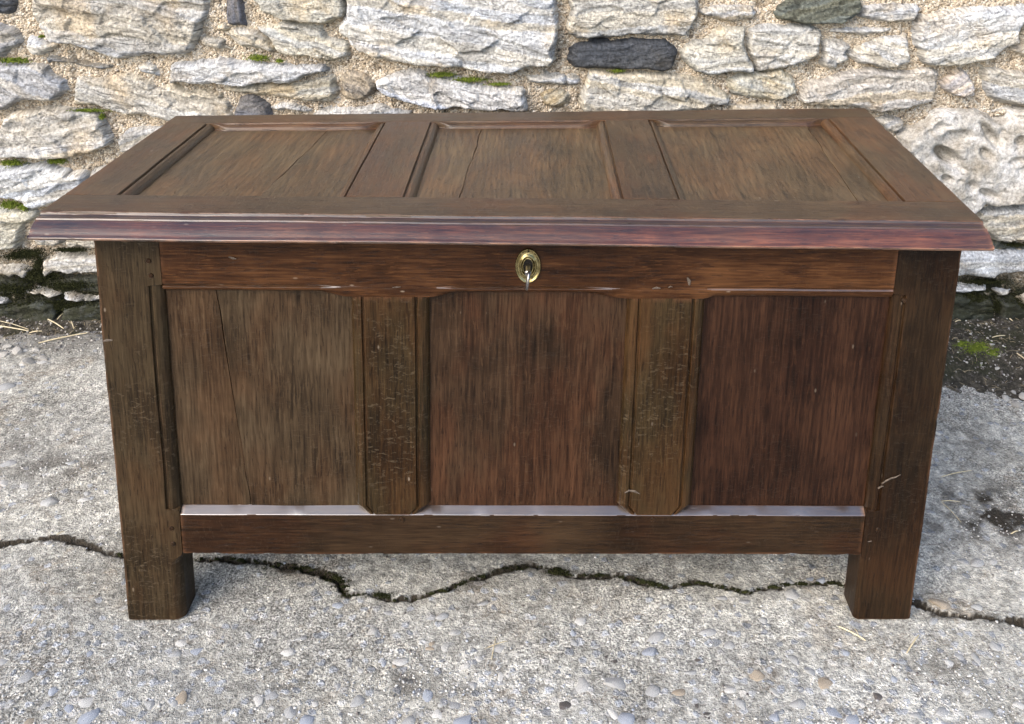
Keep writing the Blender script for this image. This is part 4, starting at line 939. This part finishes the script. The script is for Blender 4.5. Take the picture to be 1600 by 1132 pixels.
for i in range(5200):
    u = random.random()
    if u < .62: px, py = random.uniform(-120, 1720), 1230 - abs(random.gauss(0, 1)) * 150
    elif u < .74: px, py = random.gauss(90, 75), random.gauss(745, 55)
    elif u < .80: px, py = random.gauss(700, 90), random.gauss(1060, 35)
    elif u < .86: px, py = random.gauss(1480, 90), random.gauss(1050, 40)
    elif u < .90: px, py = random.gauss(1560, 50), random.gauss(830, 40)
    else: px, py = random.uniform(-100, 1700), random.uniform(540, 1130)
    if py < 540 or py > 1280: continue
    x, y = G(px, py)
    if -.01 < y < .08 and (-.01 < x < .12 or 1.19 < x < 1.32): continue
    tones[random.choice([0, 1, 1, 1, 2, 2, 4, 5, 5])].append((x, y, random.choice([.0012, .0016, .002, .002, .0026, .0034])))
for k, sp_ in tones.items(): grit('grit', PEB[k], sp_, ground, None, gzs)

sg = []
for i in range(1500):
    x = random.choice([random.uniform(-1.0, -.3), random.uniform(1.6, 2.2), random.uniform(-1.5, 2.9)]); y = random.uniform(.66 if x > 1.5 else .88, 1.03)
    sg.append((x, y, random.choice([.0014, .002, .0026, .0034, .005])))
grit('grit', M['loose'], sg[::2], soil, None, lambda S: np.array([floor_z(a, b) for a, b in S[:, :2]]) + .0006)
grit('grit', PEB[4], sg[1::2], soil, None, lambda S: np.array([floor_z(a, b) for a, b in S[:, :2]]) + .0006)

# ------------------------------------------------------------------ loose stones and straw at the edge of the soil
LOOSE = [rock_mesh('loose_stone', 700 + i, 2, .6, .39) for i in range(5)]
for me in LOOSE: me.materials.append(M['loose'])
LS = [(12,541,16,'small pale loose stone on the soil edge, third from the left frame edge'),(30,548,22,'pale angular loose stone just above the largest one, left of the coffer'),(42,565,26,'largest pale loose stone on the concrete below the soil, left of the coffer'),
 (3,554,15,'pale loose stone at the left frame edge beside the soil'),(56,546,12,'tiny pale loose stone right of the largest one, left of the coffer'),(68,560,18,'rounded pale loose stone nearest the left leg among the loose stones'),(82,500,12,'small pale stone at the foot of the wall left of the coffer'),(150,503,18,'pale stone at the foot of the wall tucked beside the left leg'),
 (1572,622,16,'pale loose stone on the soil edge right of the coffer, nearest the right leg'),(1583,614,13,'small loose stone behind the others on the soil edge at right'),(1590,632,18,'pale loose stone in front of the others on the soil edge at right'),(1600,622,20,'largest loose stone at the right frame edge on the soil edge'),(1547,560,9,'tiny pale stone lying on the green moss cushion at right'),(1532,579,7,'tiny white stone just in front of the moss cushion at right'),(1557,586,9,'small flat stone on the soil right of the moss cushion')]
for px, py, wpx, lab in LS:
    x, y = G(px, py); d = np.linalg.norm(np.array([x, y, 0]) - CAM); r = wpx * .5 * d / FPX
    o = bpy.data.objects.new('loose_stone', random.choice(LOOSE)); C.objects.link(o)
    o.location = (x, y, floor_z(x, y) + r * .10); o.scale = (r, r * random.uniform(.6, .9), r * .7); o.rotation_euler = (random.uniform(-.2, .2), random.uniform(-.2, .2), random.uniform(0, 3))
    tag(o, lab, 'stone', 'loose stones at the soil edge')

STRAW = [((60,536),(137,521),.0030,'thickest pale straw stalk lying on the soil left of the coffer'),((-40,515),(45,519),.0026,'long straw stalk on the soil at the far left edge'),((46,519),(66,521-1),.0022,'short bent straw end on the soil, meeting the long stalk'),
 ((0,513),(45,517),.0016,'thin straw stalk above the long one at the far left'),((76,509),(100,517),.0026,'short straw stalk on the soil above the thickest stalk'),((112,511),(116,518),.0018,'tiny upright straw chip near the left leg'),((90,508),(101,504),.0014,'thin straw chip against the foot of the wall on the left'),
 ((1311,979),(1353,1000),.0024,'straw stalk on the concrete in front of the right leg'),((1336,982),(1342,992),.0012,'tiny straw chip beside the stalk in front of the right leg'),((1417,1020),(1436,992),.0022,'slanting straw stalk on the concrete, right of the right leg'),
 ((768,1030),(775,993),.0012,'upright straw of the crossed pair in the foreground'),((757,1012),(794,999),.0012,'flat straw of the crossed pair in the foreground'),
 ((1471,744),(1518,735),.0015,'thin straw stalk right of the coffer above the dark patch'),((1471,783),(1500,784),.0013,'flat arm of the bent straw on the dark patch at right'),((1472,785),(1502,816),.0013,'slanting arm of the bent straw on the dark patch at right'),((1580,834),(1591,829),.0020,'short yellow straw chip at the right edge'),
 ((1548,545),(1568,542),.0022,'straw chip on the mossy soil at right'),((1586,571),(1606,583),.0026,'pale straw stalk on the soil at the right edge'),((1565,511),(1580,519),.0026,'straw chip below the wall at right'),((1490,522),(1499,519),.0022,'straw chip beside the right leg stile'),((48,873+100),(62,957),.0012,'thin straw chip on the concrete left of the left leg'),((88,1060-225),(100,830),.0012,'thin straw lying across the crack at left')]
for (a, b, r, lab) in STRAW:
    xa, ya = G(*a); xb, yb = G(*b); pts = []
    r *= .62; zz = [floor_z(xa + (xb - xa) * t, ya + (yb - ya) * t) for t in np.linspace(0, 1, 9)]; za, zb_ = zz[0], zz[-1]; lift = max(z - (za + (zb_ - za) * i / 8) for i, z in enumerate(zz))
    for t in np.linspace(0, 1, 7):
        x, y = xa + (xb - xa) * t, ya + (yb - ya) * t; pts.append((x, y, za + (zb_ - za) * t + max(lift * .7, 0) + r * .9 + .002 * math.sin(t * 3.1)))
    pts = np.array(pts); c = pts.mean(0); v, f = tube(pts - c, np.full(7, r) * np.array([.8, 1, 1.05, 1, 1, .95, .6]), 6)
    o = mesh_obj('straw', v, f, M['straw'], None, sharp=60); o.location = c; tag(o, lab, 'straw', 'straw stalks littering the ground')

# fine straw and twig litter on the soil: one mass
vs, fs, nv = [], [], 0
for i in range(800):
    x = random.choice([random.uniform(-1.2, -.35), random.uniform(1.65, 2.4), random.uniform(-1.5, 2.8)]); y = random.uniform(.72 if x > 1.5 else .93, 1.03)
    L = random.uniform(.006, .03); an = random.uniform(0, 3.14); r = random.uniform(.0004, .0009); z = soil_z(x, y) + .002
    v, f = tube([(x, y, z), (x + L * .5 * math.cos(an), y + L * .5 * math.sin(an), z + random.uniform(0, .005)), (x + L * math.cos(an), y + L * math.sin(an), z)], r, 4)
    vs.append(v); fs += [tuple(q + nv for q in ff) for ff in f]; nv += len(v)
lo = stuff(mesh_obj('straw_litter', np.concatenate(vs), fs, simple('litter', (.12, .095, .06), (.42, .35, .23), 20, .8, .0003), None)); tag(lo, 'fine straw and twig litter scattered over the dark soil', 'litter')

# ------------------------------------------------------------------ moss
def moss(name, mat, patches, label, surf, nb):
    vs, fs, nv = [], [], 0
    for (px, py, rx, ry, dens) in patches:
        for i in range(int(nb * dens)):
            a = random.uniform(0, 6.283); q = min(abs(random.gauss(0, .52)), 1.5); x0, y0 = px + rx * q * math.cos(a), py + ry * q * math.sin(a) * random.uniform(.6, 1.1)
            p, nrm = surf(x0, y0); L = random.uniform(.003, .0085) * max(.45, 1.05 - q * .6); wd = random.uniform(.0012, .0026)
            t = np.array(nrm) + np.random.uniform(-.75, .75, 3); t /= np.linalg.norm(t); u = np.cross(t, np.random.uniform(-1, 1, 3)); u /= np.linalg.norm(u) + 1e-9; w_ = np.cross(t, u)
            b = np.array(p) - t * .002
            vs.append(np.array([b + u * wd, b - u * wd * .5 + w_ * wd * .8, b - u * wd * .5 - w_ * wd * .8, b + t * L])); fs += [(nv, nv + 1, nv + 3), (nv + 1, nv + 2, nv + 3), (nv + 2, nv, nv + 3)]; nv += 4
    o = stuff(mesh_obj(name, np.concatenate(vs), fs, mat, None, smooth=False)); tag(o, label, 'moss'); return o
np.random.seed(5)
def wsurf(px, py):
    q = unproject(px, py, 1, WY - .012); return (q[0], WY - .010 - random.random() * .008, q[2]), (0, -.55, .8)
moss('moss', M['mossbright'], [(22,94,26,5,1.2),(140,172,34,3,.7),(160,182,5,6,.3),(404,90,18,6,1),(437,95,6,3,.3),(690,116,22,5,.9),(735,124,30,5,.9),(780,131,18,3,.5),(965,110,12,3,.4),(18,254,20,6,1.1),(88,251,16,6,1),(16,319,18,8,1.3),(38,323,10,6,.8),(66,57,6,2,.2)],
     'bright green moss growing in the joints of the stone wall', wsurf, 620)
def ssurf(px, py):
    x, y = G(px, py); return (x, y, soil_z(x, y)), (0, -.2, .95)
moss('moss', M['mossbright'], [(1525,562,30,14,2.2),(1500,556,14,8,.8),(1548,568,16,8,.8)], 'low green moss cushion on the soil right of the coffer', ssurf, 700)
def csurf(px, py):
    x, y = G(px, py); return (x, y, gz(x, y) + .001), (0, 0, 1)
cp_ = []
for (x0, y0), (x1, y1) in zip(crack_px[6:31], crack_px[7:32]):
    for t in (0, .33, .66): cp_.append((x0 + (x1 - x0) * t, y0 + (y1 - y0) * t, 12, 2.5, random.choice([.05, .1, .3, .5])))
cp_ += [(450, 885, 40, 4, 1.2), (520, 903, 20, 9, 1.2), (595, 930, 18, 5, .9), (870, 893, 18, 5, .9), (800, 888, 24, 4, .8)]
moss('moss', M['mossdark'], cp_, 'dark moss and roots filling the crack in the concrete', csurf, 260)
def bsurf(px, py):
    q = unproject(px, py, 1, WY - .012); return (q[0], WY - .008 - random.random() * .012, q[2]), (0, -.6, .6)
moss('moss', M['mossdark'], [(45,395,30,8,1.2),(60,430,40,16,2),(20,450,40,14,1.6),(110,390,30,4,.7),(110,445,40,12,1.6),(80,478,80,14,2.6),(1520,468,30,14,1.6),(1575,480,40,16,1.8),(1585,382,18,4,.5),(30,400,30,6,.8),(1540,440,40,5,.8),(130,415,12,4,.3),(60,412,8,14,.6)],
     'blackish moss and algae over the damp foot of the stone wall', bsurf, 1100)
